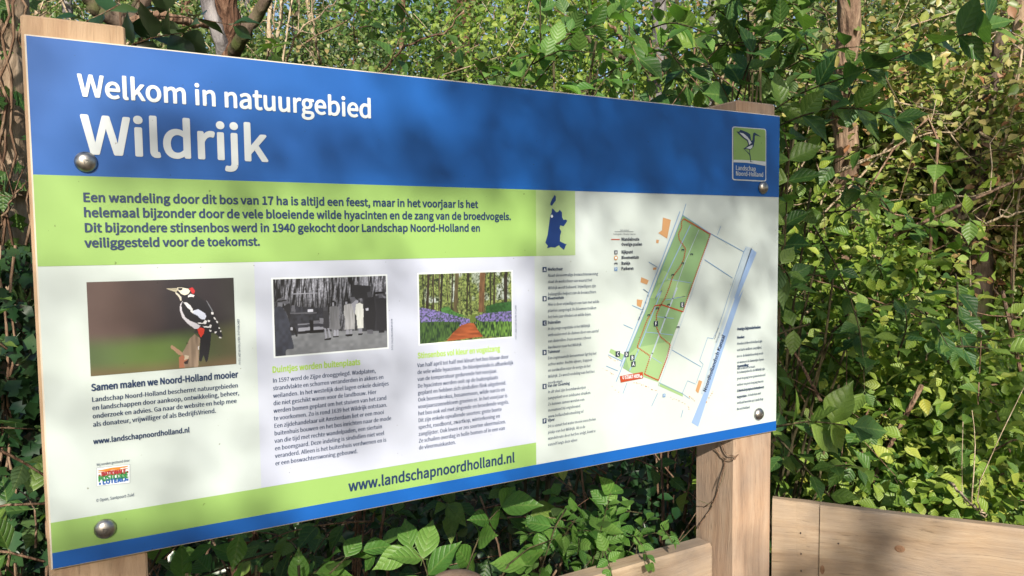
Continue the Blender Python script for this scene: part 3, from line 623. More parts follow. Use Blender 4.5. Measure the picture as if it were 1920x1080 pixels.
def paint_old(img, s, t, fill, st):
    G = lambda v: S(v*.96, v*.98, v*1.05+4)
    n = vnoise(s + t*.10, t, 90, 5, 2)*.6 + vnoise(s - t*.05, t, 46, 4, 3)*.5; v = np.clip((n-.38)*3.2, 0, 1)
    fine = vnoise(s, t, 100, 60, 9)
    img[:] = (mixc(G(22.), G(178.), v*(.35+.75*fine)*(1-sm(t, .12, .42)*.55)))
    tr = random.Random(3)
    for i in range(40):
        x = tr.random(); w = tr.uniform(.002, .009); sk = tr.uniform(-.05, .03)
        fill([(x, 0), (x+w, 0), (x+w+sk, .5), (x+sk, .5)], G(tr.choice([18., 26., 40.])), raw=True)
    gr = lambda a, b2: (S(120, 124, 132)*(.72+.4*vnoise(a, b2, 30, 26, 6) + .15*(b2-.7))[:, None])
    fill([(85, 720), (620, 690), (1000, 680), (1290, 690), (1290, 870), (85, 970)], gr)
    fill([(240, 420), (620, 440), (640, 500), (600, 640), (620, 690), (340, 720), (240, 740)], lambda a, b2: S(44, 46, 56)*(.5+1.0*vnoise(a, b2, 60, 30, 8))[:, None])
    for q, v in [([(250, 490), (530, 485), (530, 500), (250, 505)], 90.), ([(330, 610), (590, 590), (590, 600), (330, 625)], 120.), ([(435, 455), (495, 455), (495, 480), (435, 482)], 205.), ([(335, 655), (470, 640), (610, 640), (610, 665), (335, 690)], 150.), ([(340, 690), (600, 668), (610, 700), (340, 715)], 20.), ([(495, 575), (560, 570), (560, 605), (495, 610)], 105.), ([(265, 410), (300, 410), (305, 480), (262, 480)], 95.), ([(280, 285), (540, 275), (540, 284), (280, 296)], 150.), ([(455, 570), (495, 570), (500, 680), (460, 680)], 18.)]: fill(q, G(v))
    # dark vehicle behind right-hand group
    fill([(905, 190), (1110, 205), (1110, 330), (1030, 340), (900, 340)], G(38.)); fill([(1020, 340), (1285, 290), (1290, 680), (1020, 690)], G(48.))
    # people
    def ppl(head, body, legs, hv, bv, lv):
        fill(body, G(bv)); fill(legs, G(lv)); fill(head, G(hv))
    fill([(85, 430), (160, 425), (205, 490), (245, 600), (250, 680), (290, 850), (285, 875), (205, 885), (200, 960), (92, 965)], lambda a, b2: S(52, 56, 70)*(.7+.6*vnoise(a, b2, 40, 20, 12))[:, None])
    fill([(105, 370), (115, 345), (170, 330), (205, 355), (240, 375), (240, 390), (160, 392), (115, 395)], G(92.)); fill([(120, 380), (165, 385), (165, 425), (125, 425)], G(120.)); fill([(110, 365), (205, 350), (215, 362), (112, 382)], G(30.)); fill([(245, 625), (300, 645), (320, 690), (330, 745), (312, 745), (290, 690), (250, 690)], G(24.)); fill([(255, 640), (280, 650), (275, 680), (255, 675)], G(160.)); fill([(235, 390), (250, 400), (245, 600), (205, 480), (175, 425), (215, 400)], G(34.))
    fill([(600, 470), (645, 465), (665, 520), (665, 660), (605, 655), (595, 560)], G(52.)); fill([(600, 435), (640, 432), (640, 468), (604, 470)], G(70.)); fill([(612, 655), (632, 655), (645, 770), (625, 775)], G(150.)); fill([(645, 655), (665, 655), (690, 755), (670, 768)], G(150.)); fill([(612, 770), (690, 755), (680, 780), (615, 785)], G(24.)); fill([(560, 545), (605, 550), (602, 610), (565, 605)], G(120.))
    fill([(690, 365), (725, 362), (735, 400), (720, 425), (695, 420)], G(28.)); fill([(695, 380), (715, 380), (715, 418), (700, 422)], G(150.)); fill([(668, 430), (700, 418), (765, 425), (775, 500), (765, 540), (790, 660), (730, 675), (665, 665), (678, 560), (665, 490)], lambda a, b2: S(112, 114, 122)*(.75+.5*vnoise(a, b2, 110, 8, 13))[:, None]); fill([(715, 675), (735, 675), (738, 740), (710, 745)], G(158.)); fill([(742, 672), (765, 672), (765, 742), (742, 745)], G(150.)); fill([(705, 738), (768, 735), (765, 752), (708, 755)], G(22.))
    fill([(820, 360), (870, 350), (885, 400), (850, 410), (825, 400)], G(30.)); fill([(835, 375), (860, 372), (860, 402), (838, 402)], G(150.)); fill([(825, 410), (880, 395), (930, 390), (940, 560), (935, 665), (830, 670), (835, 560), (820, 500)], lambda a, b2: S(158, 160, 166)*(.7+.5*vnoise(a, b2, 130, 8, 14))[:, None]); fill([(845, 670), (875, 672), (875, 725), (845, 725)], G(140.)); fill([(888, 670), (912, 670), (912, 722), (888, 722)], G(135.)); fill([(840, 722), (915, 716), (912, 738), (842, 742)], G(22.))
    fill([(895, 305), (935, 300), (942, 345), (930, 395), (905, 395)], G(95.)); fill([(895, 305), (935, 300), (938, 325), (895, 325)], G(40.)); fill([(905, 395), (955, 350), (965, 400), (955, 490), (930, 500)], G(150.))
    fill([(955, 350), (990, 352), (992, 395), (962, 395)], G(48.)); fill([(955, 360), (975, 360), (975, 388), (958, 388)], G(155.)); fill([(950, 400), (985, 385), (1025, 400), (1030, 480), (1030, 655), (968, 655), (955, 520), (940, 500)], lambda a, b2: S(206, 210, 210)*(.86+.2*vnoise(a, b2, 60, 8, 15))[:, None]); fill([(978, 655), (1018, 655), (1018, 712), (978, 712)], G(130.)); fill([(975, 710), (1022, 708), (1020, 725), (975, 728)], G(20.))
    fill([(1070, 270), (1115, 265), (1120, 320), (1075, 325)], G(66.)); fill([(1040, 340), (1140, 320), (1165, 500), (1150, 670), (1060, 680), (1030, 520)], G(34.)); fill([(1052, 445), (1085, 440), (1085, 465), (1058, 470)], G(190.)); fill([(1068, 672), (1130, 672), (1135, 715), (1070, 715)], G(90.))
    fill([(1155, 270), (1245, 262), (1250, 285), (1155, 295)], G(20.)); fill([(1190, 290), (1230, 288), (1228, 330), (1195, 335)], G(88.)); fill([(1165, 340), (1270, 335), (1275, 660), (1170, 670)], G(40.)); fill([(1225, 300), (1270, 320), (1265, 340), (1235, 325)], G(120.)); fill([(1195, 672), (1255, 668), (1255, 702), (1195, 705)], G(34.))
raster('old_group_photo_print', [(68, 135), (1272, 98), (1283, 855), (90, 960)], lambda x, y: (500+x/5.685, 500+y/5.685), paint_old, 260, border=True)
def paint_wood(img, s, t, fill, st):
    n = vnoise(s, t, 50, 34, 21)*.5 + vnoise(s, t, 95, 62, 22)*.6
    img[:] = mixc(S(30, 44, 26), S(150, 168, 96), np.clip((n-.25)*1.5, 0, 1))
    sk = np.clip((vnoise(s, t, 14, 8, 24)-.55)*4, 0, 1)*(t < .42)*np.clip((n-.3)*2, 0, 1); img[:] = mixc(img, S(196, 206, 218), sk*.8)
    tr = random.Random(8)
    for i in range(34):
        x = tr.random(); w = tr.uniform(.003, .008); skw = tr.uniform(-.02, .02); fill([(x, 0), (x+w, 0), (x+w+skw, .62), (x+skw, .62)], S(*tr.choice([(58, 56, 40), (92, 84, 60), (36, 36, 28)])), raw=True)
    for a, b2, w, c_ in [(190, 175, 26, (52, 44, 36)), (240, 240, 14, (60, 54, 40)), (335, 318, 20, (40, 38, 32)), (445, 435, 16, (46, 42, 32)), (495, 470, 40, (88, 80, 56)), (765, 750, 58, (112, 84, 60)), (850, 850, 14, (48, 46, 36)), (890, 885, 18, (56, 50, 40)), (1015, 1010, 30, (44, 38, 34)), (605, 598, 16, (52, 46, 34))]:
        fill([(a-w/2, 110), (a+w/2, 110), (b2+w/2, 540), (b2-w/2, 540)], lambda p, q, c_=c_: S(*c_)*(.6+.8*vnoise(p, q, 120, 12, 30))[:, None])
    fill([(800, 480), (930, 440), (1080, 430), (1080, 560), (800, 560)], lambda p, q: S(44, 84, 42)*(.6+.9*vnoise(p, q, 60, 40, 31))[:, None]); fill([(320, 500), (400, 480), (450, 530), (600, 590), (330, 580)], lambda p, q: S(70, 118, 58)*(.5+.9*vnoise(p, q, 60, 40, 32))[:, None])
    blue = lambda p, q: mixc(S(46, 66, 52), S(132, 120, 190), np.clip(vnoise(p, q, 90, 60, 33)*1.7-.3, 0, 1))
    fill([(90, 490), (250, 520), (440, 570), (640, 620), (640, 680), (90, 720)], blue); fill([(690, 590), (800, 550), (1080, 530), (1080, 660), (690, 660)], blue)
    grass = lambda p, q: mixc(S(28, 50, 34), S(112, 156, 70), np.clip(vnoise(p, q, 110, 22, 34)*1.5-.35, 0, 1)*(.35+.65*sm(p, .3, .75)))
    fill([(90, 650), (330, 640), (540, 650), (480, 740), (350, 850), (90, 890)], grass); fill([(680, 600), (740, 640), (1080, 640), (1080, 810), (770, 800), (720, 740)], grass)
    fill([(625, 655), (670, 660), (720, 740), (770, 800), (380, 852), (450, 760), (540, 680)], lambda p, q: S(158, 84, 50)*(.55+.75*vnoise(p-q, q, 14, 34, 35))[:, None])
    fill([(640, 570), (690, 560), (690, 640), (625, 655)], S(92, 112, 52))
raster('bluebell_wood_photo_print', [(85, 143), (1072, 105), (1078, 800), (97, 880)], lambda x, y: (770+x/5.686, 490+y/5.686), paint_wood, 220, border=True)
# small vertical credit lines beside the photographs
for s, a, b_ in [('FOTO: HET WOUDLOPER / FOTOARCHIEF', (451.5, 683), (445.5, 598)), ('FOTO: COLLECTIE ZIJPER MUSEUM', (737, 656), (735.5, 598)), ('FOTO: LANDSCHAP NOORD-HOLLAND', (968.5, 636), (967.5, 572))]:
    ua, va = uv(*a); ub, vb = uv(*b_); g, _ = glyphs(s); cb = MB(); place_text(cb, s, ua, va, .0026, xs=(vb-va)/(g[:, 0].max()*.0026/capheight()), k=2, ang=math.pi/2, res=1); cb.build('credit_lettering', m_ntext, panel)

# ---- posts and bolts of the sign
def beam(name, a, b_, m, parent, bev=.003, kind=None, rough=0.0):
    """square-cut timber with eased edges, a few cuts along its length so that its faces are not dead flat"""
    a = np.array(a, float); b_ = np.array(b_, float)
    bm = MB(); ax = int(np.argmax(b_-a)); o1, o2 = [i for i in range(3) if i != ax]; n = 14
    prof = []
    for (s1, s2) in [(0, 0), (1, 0), (1, 1), (0, 1)]:
        A = (a[o1] if s1 == 0 else b_[o1]); B = (a[o2] if s2 == 0 else b_[o2]); d1 = bev*(1 if s1 == 0 else -1); d2 = bev*(1 if s2 == 0 else -1)
        pr = [(A, B+d2), (A+d1, B)]
        if (s1+s2) % 2 == 1: pr = [(A+d1, B), (A, B+d2)]
        prof += pr
    prof = np.array(prof); c0 = prof.mean(0); V = []
    stn = [a[ax], a[ax]+bev] + list(np.linspace(a[ax]+bev, b_[ax]-bev, n)[1:-1]) + [b_[ax]-bev, b_[ax]]
    for j, t in enumerate(stn):
        sc = 1 - (bev/ (abs(prof-c0).max()) if j in (0, len(stn)-1) else 0)
        for k2, p in enumerate(prof):
            q = c0 + (p-c0)*sc; w = [0, 0, 0]; w[ax] = t; w[o1] = q[0] + random.uniform(-rough, rough); w[o2] = q[1] + random.uniform(-rough, rough); V.append(w)
    m8 = len(prof)
    F = [(i*m8+k2, i*m8+(k2+1) % m8, (i+1)*m8+(k2+1) % m8, (i+1)*m8+k2) for i in range(len(stn)-1) for k2 in range(m8)] + [tuple(range(m8))[::-1], tuple((len(stn)-1)*m8+k2 for k2 in range(m8))]
    if (ax == 1): F = [f[::-1] for f in F]
    bm.add(V, F); return bm.build(name, m, parent, kind=kind)
tl = onplane(40, 30, .0085); 
beam('post', (-.0035, .0085, -.35), (.0995, .110, ZB+PH+.0235), m_post, sign, .0022, rough=.0004)
beam('post', (1.0955, .0085, -.35), (1.1965, .112, ZB+PH+.0225), m_post2, sign, .0030, rough=.0004)
def bolt(px, py, r=.0118):
    u, v = uv(px, py); bm = MB(); n = 28; rings = [(1.0, 0), (1.0, .0012), (.93, .0030), (.78, .0050), (.55, .0065), (.28, .0073)]
    V = [(u+r*k*math.cos(2*math.pi*j/n), -.0012-h, v+ZB+r*k*math.sin(2*math.pi*j/n)) for k, h in rings for j in range(n)] + [(u, -.0012-.0075, v+ZB)]
    F = [(i*n+j, (i+1)*n+j, (i+1)*n+(j+1) % n, i*n+(j+1) % n) for i in range(len(rings)-1) for j in range(n)] + [((len(rings)-1)*n+j, len(V)-1, (len(rings)-1)*n+(j+1) % n) for j in range(n)]
    bm.add(V, F)
    # raised maker's triangle on the crown
    me = bm.build('bolt', m_steel, sign, smooth=True)
    tb = MB(); a0 = .25
    for j in range(3):
        A = a0+j*2*math.pi/3; B = a0+(j+1)*2*math.pi/3; R_ = r*.26
        tb.tube([(u+R_*math.cos(A), -.0086, v+ZB+R_*math.sin(A)), (u+R_*math.cos(B), -.0086, v+ZB+R_*math.sin(B))], .0004, 4)
    tb.build('head_marking', m_steel, me)
    for p in me.data.polygons: pass
for p in [(161, 304), (197, 990.5), (1429.5, 352), (1421.5, 776)]: bolt(*p)

# ------------------------------------------------------------------ timber fence beside and below the sign
ph = math.radians(141.7); RD = np.array([math.sin(ph), math.cos(ph), 0.0])           # the rail turns towards the viewer
F0 = onplane(1446, 937, .014)
fence = empty('wooden_fence', (F0[0], F0[1], 0), 'low weathered plank fence that turns the corner at the right post of the board', 'fence')
ztop = F0[2]
RN = np.array([RD[1], -RD[0], 0.0])           # outward normal, towards the camera
if RN @ (CAM - F0) < 0: RN = -RN
def plank(name, s0, s1, d0, d1, z0, z1, m, n=10, slope=0.0, seed=0):
    """board running along RD from s0 to s1 between depths d0 and d1 (along RN)"""
    r_ = random.Random(seed); me_b = MB(); V = []; e = .004
    loc = [(d0, z0+e), (d0, z1-e), (d0+e*(1 if d1 > d0 else -1), z1), (d1-e*(1 if d1 > d0 else -1), z1), (d1, z1-e), (d1, z0+e), (d1-e, z0), (d0+e, z0)]
    for i in range(n+1):
        s = (s1-s0)*i/n
        for dd, zz in loc: V.append((s, dd+r_.uniform(-.0006, .0006), zz + slope*s + r_.uniform(-.0007, .0007)))
    F = [(i*8+k2, i*8+(k2+1) % 8, (i+1)*8+(k2+1) % 8, (i+1)*8+k2) for i in range(n) for k2 in range(8)] + [tuple(range(8))[::-1], tuple(n*8+k2 for k2 in range(8))]
    me_b.add(V, F); me = mesh(name, me_b.v, me_b.f)
    o = link(name, me, m); o.parent = fence
    base = F0 + RD*s0; base[2] = 0
    o.location = Vector(base) - fence.location
    o.rotation_euler = (0, 0, math.atan2(RD[1], RD[0])); return o
sgn = 1 if (np.array([-RD[1], RD[0], 0]) @ RN) > 0 else -1
def hit(px, py):                        # pixel -> distance along the rail and height
    d = ray(px, py); t = ((F0 - CAM) @ RN) / (d @ RN); P = CAM + d*t; return (P-F0) @ RD, P[2]
sA, _ = hit(1537, 1000); sB, zB_ = hit(1919, 994)
print('rail', F0, sA, sB, ztop, zB_)
slp = (zB_ - ztop)/sB
plank('corner_post', 0.002, sA-.0004, -.028*sgn, -.004*sgn, 0, ztop-.0, m_rail, seed=1, n=4, slope=slp)
plank('rail', sA, sB+1.2, -.026*sgn, .0, ztop-.235, ztop+slp*sA, m_rail, seed=2, slope=slp)
plank('rail', sA+.02, sB+1.2, -.042*sgn, -.004*sgn, ztop-.52, ztop-.29, m_rail, seed=3)
# nails and knots on the planks
def on_rail(px, py, rad, name, m, h=.0012, d=0.0):
    s, z = hit(px, py); bm = MB(); n = 12
    c_ = F0 + RD*s; c_[2] = z; c_ = c_ + RN*d
    V = [c_ + RD*(rad[0]*math.cos(2*math.pi*j/n)) + np.array([0, 0, 1])*(rad[1]*math.sin(2*math.pi*j/n)) + RN*.0002 for j in range(n)] + \
        [c_ + RD*(rad[0]*.75*math.cos(2*math.pi*j/n)) + np.array([0, 0, 1])*(rad[1]*.75*math.sin(2*math.pi*j/n)) + RN*h for j in range(n)]
    bm.add(V, [(j, (j+1) % n, n+(j+1) % n, n+j) for j in range(n)] + [tuple(n+j for j in range(n))]); bm.build(name, m, fence)
for x, y in [(1501, 1001), (1502, 1040), (1502, 1072)]: on_rail(x, y, (.0014, .0024), 'nail', m_nail, d=-.004)
on_rail(1572, 1019, (.0018, .0018), 'nail', m_nail)
on_rail(1687, 1029, (.009, .007), 'knot', m_knot, .0012); on_rail(1542, 1068, (.004, .009), 'knot', m_knot, .001)
# rail running on under the board, behind the right post
zl = onplane(1308, 1024, .065)[2]
beam('rail', (-.9, .060, zl-.22), (1.0925, .100, zl), m_rail, fence, .004, rough=.0006)
# low round-topped post in front of that rail
cpt = at(856, 1078, 1.18)
rp = MB(); n = 22; pr = [(0.0, .000), (.018, -.0015), (.034, -.006), (.046, -.014), (.051, -.026), (.052, -.05), (.052, -.4), (.053, -cpt[2]-.2)]
V = [(cpt[0]+r*math.cos(2*math.pi*j/n), cpt[1]+r*math.sin(2*math.pi*j/n), cpt[2]+h) for r, h in pr[1:] for j in range(n)] + [tuple(cpt)]
rp.add(V, [(i*n+j, (i+1)*n+j, (i+1)*n+(j+1) % n, i*n+(j+1) % n) for i in range(len(pr)-2) for j in range(n)] + [(len(V)-1, j, (j+1) % n) for j in range(n)])
o = rp.build('round_post', m_post2, smooth=True)
tag(o, 'low round-topped wooden post just under the middle of the board', 'post')

# ------------------------------------------------------------------ foliage tools
def leaf_template(ns=4, widths=None, fold=.16, droop=.10, petiole=.12, ncross=1, wav=0.0):
    """unit leaf along +x, normal +z; returns verts, quads, uv per vertex"""
    if widths is None: widths = [.04, .40, .46, .30, .02]
    xs = np.linspace(0, 1, len(widths)); V = []; U = []
    cols = 2*ncross+1
    for i, (x, w) in enumerate(zip(xs, widths)):
        for j in range(cols):
            t = (j-ncross)/ncross; y = t*w*.5*1.0
            z = abs(t)**1.2*w*fold - droop*x*x + wav*math.sin(x*15+(1 if t > 0 else 2.2))*abs(t)*w
            V.append((x, y, z)); U.append((x, .5+t*w*.55))
    F = [(i*cols+j, (i+1)*cols+j, (i+1)*cols+j+1, i*cols+j+1) for i in range(len(xs)-1) for j in range(cols-1)]
    return np.array(V), np.array(F)[:, ::1], np.array(U)
LT_TINY = (np.array([(0, 0, 0), (.5, 0, -.06), (1, 0, -.1), (.42, .34, .04), (.42, -.34, .04)]), np.array([(0, 4, 2, 1), (0, 1, 2, 3)]), np.array([(0, .5), (.5, .5), (1, .5), (.45, .8), (.45, .2)]))
LT_SMALL = leaf_template(widths=[.03, .62, .56, .02], fold=.2)
LT_MID = leaf_template(widths=[.03, .44, .64, .56, .30, .01], fold=.18, droop=.18)
LT_NEAR = leaf_template(widths=[.02, .27, .48, .60, .62, .56, .43, .25, .10, .005], fold=.14, droop=.17, ncross=2, wav=.035)
LT_IVY = (np.array([(0, 0, 0), (.25, .42, .05), (.45, .22, .0), (.62, .44, .03), (.72, .16, -.02), (1, 0, -.08), (.72, -.16, -.02), (.62, -.44, .03), (.45, -.22, 0), (.25, -.42, .05), (.45, 0, -.05)]),
          np.array([(0, 10, 2, 1), (2, 10, 4, 3), (10, 6, 5, 4), (10, 8, 7, 6), (0, 9, 8, 10)]), np.array([(0, .5), (.25, .9), (.45, .7), (.62, .9), (.72, .66), (1, .5), (.72, .34), (.62, .1), (.45, .3), (.25, .1), (.45, .5)]))

def frames(D, Nn):
    D = unit(D); Nn = Nn - (Nn*D).sum(-1, keepdims=True)*D; Nn = unit(Nn); B = np.cross(Nn, D)
    return D, B, Nn
def leaf_mass(name, P, D, Nn, Ls, tmpl, m, parent=None, kind=None, tint=None, smooth=True, wid=1.0):
    """all those leaves in one mesh"""
    P = np.asarray(P); n = len(P)
    if n == 0: return None
    tv, tf, tu = tmpl; D, B, Nn = frames(D, Nn); Ls = np.broadcast_to(Ls, (n,))
    V = P[:, None, :] + Ls[:, None, None]*(tv[None, :, 0:1]*D[:, None] + wid*tv[None, :, 1:2]*B[:, None] + tv[None, :, 2:3]*Nn[:, None])
    V = V.reshape(-1, 3); k = len(tv); F = (tf[None] + (np.arange(n)*k)[:, None, None]).reshape(-1, 4)
    me = bpy.data.meshes.new(name); me.vertices.add(len(V)); me.vertices.foreach_set('co', V.astype(np.float32).ravel())
    me.loops.add(F.size); me.loops.foreach_set('vertex_index', F.astype(np.int32).ravel())
    me.polygons.add(len(F)); me.polygons.foreach_set('loop_start', (np.arange(len(F))*4).astype(np.int32)); me.polygons.foreach_set('loop_total', np.full(len(F), 4, np.int32))
    if smooth: me.polygons.foreach_set('use_smooth', np.ones(len(F), bool))
    me.update(calc_edges=True)
    if tint is None: tint = rng.random(n)
    at_ = me.attributes.new('tint', 'FLOAT', 'POINT'); at_.data.foreach_set('value', np.repeat(tint, k).astype(np.float32))
    ul = me.uv_layers.new(name='UVMap'); ul.data.foreach_set('uv', np.tile(tu, (n, 1))[F.ravel()].astype(np.float32).ravel())
    return link(name, me, m, parent, kind)
_tm = {}
def leaf_mesh(key, tmpl, m, petiole=True):
    if (key, m.name) in _tm: return _tm[(key, m.name)]
    tv, tf, tu = tmpl; V = tv.tolist(); F = tf.tolist()
    me = bpy.data.meshes.new('leaf')
    uvl = tu.tolist()
    if petiole:
        n = len(V)
        V += [(-.16, 0, .03), (-.16, .012, .01), (-.16, -.012, .01), (.02, 0, .012), (.02, .012, -.008), (.02, -.012, -.008)]
        F += [(n, n+1, n+4, n+3), (n+1, n+2, n+5, n+4), (n+2, n, n+3, n+5)]; uvl += [(0, .5)]*6
    me.from_pydata(V, [], F); me.polygons.foreach_set('use_smooth', [True]*len(F))
    ul = me.uv_layers.new(name='UVMap')
    li = np.zeros(len(me.loops), np.int32); me.loops.foreach_get('vertex_index', li); ul.data.foreach_set('uv', np.array(uvl)[li].astype(np.float32).ravel())
    me.materials.append(m); me.update(); _tm[(key, m.name)] = me; return me
def leaf_objects(P, D, Nn, Ls, key, tmpl, m, parent, wid=None, name='leaf'):
    """each leaf an object of its own, sharing a handful of meshes"""
    D, B, Nn = frames(np.asarray(D), np.asarray(Nn)); me = leaf_mesh(key, tmpl, m)
    for i in range(len(P)):
        o = bpy.data.objects.new(name, me); COL.objects.link(o); o.parent = parent
        s = float(Ls[i]) if np.ndim(Ls) else Ls; w = s*(random.uniform(.85, 1.15) if wid is None else wid); z = s*random.uniform(.5, 1.5)
        d, b_, n_ = D[i], B[i], Nn[i]; p = Vector(P[i]) - parent.location
        o.matrix_basis = Matrix(((d[0]*s, b_[0]*w, n_[0]*z, p[0]), (d[1]*s, b_[1]*w, n_[1]*z, p[1]), (d[2]*s, b_[2]*w, n_[2]*z, p[2]), (0, 0, 0, 1)))
UP = np.array([0, 0, 1.0])
TOV = unit(CAM - np.array([1.5, 1.5, 1.2]))
def normals(n, up=.55, sunw=.45, rnd=.55):
    return unit(UP*up + SUN*sunw + rng.normal(0, rnd, (n, 3)))
def blocked(P, near=.03):
    """true where a leaf would poke through or hang in front of the board, the posts or the fence"""
    P = np.atleast_2d(P); x, y, z = P[:, 0], P[:, 1], P[:, 2]
    b_ = (x > -.35) & (x < 1.26) & (y < .16)
    px, py, dz = project(P)
    b_ |= (dz > 0) & (y < .10) & (px < 1470) & (py < 1100)
    s = (P-F0) @ RN; b_ |= (s > -.07) & (x > 1.15) & (z < ztop + .06)
    return b_
def twigs(origins, dirs, lens, nodes, leaf_len, spread=.9, droop=.25, jitter=.25, size_jit=.25, pair=True):
    """leaf positions and axes in opposite pairs along bent twigs"""
    P, D, Nn, Ls, paths = [], [], [], [], []
    for o, d, l in zip(origins, dirs, lens):
        d = unit(d); side = unit(np.cross(d, UP) + rng.normal(0, .15, 3)); pts = []
        for i in range(nodes+1):
            t = i/nodes; p = o + d*l*t + UP*(-droop*l*t*t) + side*l*.10*math.sin(t*3+o[0]*9); pts.append(p)
        paths.append(np.array(pts))
        for i in range(1, nodes+1):
            p = pts[i]; ax = unit(pts[i]-pts[i-1]); rot = (i % 2)*math.pi*.5*.7
            s2 = unit(np.cross(ax, UP)); u2 = np.cross(s2, ax)
            tip = i == nodes
            for sg in ((1, -1) if pair else (1 if i % 2 else -1,)):
                sd_ = s2*math.cos(rot)*sg + u2*math.sin(rot)*sg
                dd = unit(ax*(.55 if not tip else 1.3) + sd_*spread + rng.normal(0, jitter, 3) - UP*.12)
                P.append(p + dd*leaf_len*.1); D.append(dd); Nn.append(unit(UP*.7 + SUN*.45 + u2*.2 + rng.normal(0, .33, 3)))
                Ls.append(leaf_len*(1-.35*t if False else 1)*rng.uniform(1-size_jit, 1+size_jit)*(.75 if tip else 1))
    return np.array(P), np.array(D), np.array(Nn), np.array(Ls), paths
def stems_mesh(paths, r0, r1, n=5):
    b_ = MB()
    for p in paths: b_.tube(p, np.linspace(r0, r1, len(p)), n)
    return b_

# ------------------------------------------------------------------ unseen trees added to shape the light: the first
# is laid out to dapple the board, the others hold back skylight
LIGHT = [  # px, py, rx, ry, weight of sun reaching the board there
 (330, 110, 330, 75, .95), (120, 200, 110, 140, .8), (560, 170, 90, 60, .5), (250, 255, 80, 40, -.55), (720, 190, 110, 60, .45), (1160, 270, 110, 60, .20), (1330, 260, 150, 80, -.25), (830, 290, 110, 60, -.22), (985, 330, 22, 170, .45),
 (300, 420, 330, 90, .35), (850, 450, 130, 70, .35), (250, 700, 190, 180, .12), (120, 900, 90, 90, .15), (450, 620, 50, 200, .05), (800, 860, 130, 60, .9), (620, 930, 110, 50, .55),
 (950, 700, 40, 170, .35), (1250, 760, 230, 90, 1.0), (1160, 640, 60, 130, .5), (1190, 430, 50, 60, .35), (1390, 860, 80, 120, .9), (1045, 600, 45, 260, -.38), (1330, 430, 140, 130, -.30), (620, 740, 130, 110, -.18), (200, 1040, 300, 40, -.9), (980, 860, 120, 30, -.3), (620, 560, 160, 90, -.1)]
SPOTS = [(880, 1030, 1.46, .10), (1010, 1030, 1.46, .08), (1130, 1010, 1.57, .13), (1240, 1010, 1.6, .08), (350, 1050, 1.15, .06), (790, 1050, 1.42, .05), (15, 300, 2.0, .10), (10, 480, 2.0, .07), (60, 810, 1.3, .05), (20, 1040, 1.2, .05)]   # spots where the crown is thinned to let sun onto chosen plants
SHADE = [(1530, 560, 2.15, .26, .9), (1500, 800, 2.1, .16, .6), (1650, 110, 1.85, .14, .5), (1700, 820, 2.4, .14, .6), (280, 60, 1.5, .12, .7), (740, 90, 3.8, .45, .9), (1850, 380, 3.1, .12, .6), (1560, 100, 4.2, .3, .4), (1880, 30, 4.8, .35, .6), (600, 60, 5.0, .6, .8), (250, 20, 5.5, .5, .45), (860, 60, 5.0, .35, .4), (1780, 1040, 1.25, .09, .7), (1900, 1075, 1.2, .10, .8), (1640, 1060, 1.3, .06, .5), (1480, 1040, 1.4, .05, .45)]   # places darkened by packing in more crown leaves
def sunlight_at(U, V_):
    P = np.stack([U, np.zeros_like(U), V_+ZB], 1); px, py, dz = project(P)
    L = .66 - .40*sm(V_, .40, .50) - .24*sm(U, .55, .75)*sm(V_, .40, .50)
    for x, y, rx, ry, w in LIGHT: L += w*np.exp(-(((px-x)/rx)**2 + ((py-y)/ry)**2))
    on = (U > -.1) & (U < 1.35) & (V_ > -.22) & (V_ < .72)
    s, t = (U+3)/8, (V_+3)/8
    far = .80 + 1.5*(vnoise(s, t, 22, 22, 77)-.5) + 1.0*(vnoise(s, t, 60, 60, 78)-.5)
    far = np.where((V_ > .75) | ((V_ < -.15) & (V_ > -.7)), far + .15, far); far = np.where(U > .95, far + .25, far)
    for x, y, d, r, w in SHADE:
        q = at(x, y, d); su, sv = q[0] - q[1]*SUN[0]/SUN[1], q[2] - ZB - q[1]*SUN[2]/SUN[1]
        far = far - w*np.exp(-(((U-su)**2 + (V_-sv)**2)/r**2))
    under = (V_ <= -.10) & (V_ > -.9) & (U < 1.0) & ~on
    spot = np.full(len(U), .10)
    for x, y, d, r in SPOTS:
        q = at(x, y, d); su, sv = q[0] - q[1]*SUN[0]/SUN[1], q[2] - ZB - q[1]*SUN[2]/SUN[1]
        spot += 1.1*np.exp(-(((U-su)**2 + (V_-sv)**2)/r**2)); far = far + .6*np.exp(-(((U-su)**2 + (V_-sv)**2)/r**2))*(V_ > -.1)
    return np.clip(np.where(on, L, np.where(under, np.maximum(spot, far-.75), far)), .02, 1.0)
def crown_leaves():  # leaves of the added tree, scattered to cast the wanted light pattern
    U0, U1, V0, V1 = -2.2, 3.6, -1.9, 2.2; n = 150000; A = (U1-U0)*(V1-V0)
    U = rng.uniform(U0, U1, n); V_ = rng.uniform(V0, V1, n); a_leaf = .00034
    tau = -np.log(sunlight_at(U, V_))
    keep = rng.random(n) < tau * (A/n) / a_leaf
    U, V_ = U[keep], V_[keep]; d = rng.uniform(5.2, 8.0, len(U))
    return np.stack([U, np.zeros_like(U), V_+ZB], 1) + SUN*d[:, None]
near_group = 'unseen trees added on the near side of the path for their shade'
ctr = np.array([.6, 0, 1.35]) + SUN*6.6
t = empty('unseen_dapple_tree', (ctr[0]-2.3, ctr[1]-.6, 0), 'unseen tree added behind the viewer, its crown shaped to dapple the board with shade', 'tree', near_group)
cl = crown_leaves(); k = len(cl)
leaf_mass('crown', cl, rng.normal(0, 1, (k, 3))+UP*-.2, rng.normal(0, .8, (k, 3))+UP*.4, rng.uniform(.030, .050, k), LT_TINY, m_mid, t, 'stuff')
tb = MB(); base = np.array([ctr[0]-2.3, ctr[1]-.6, 0])
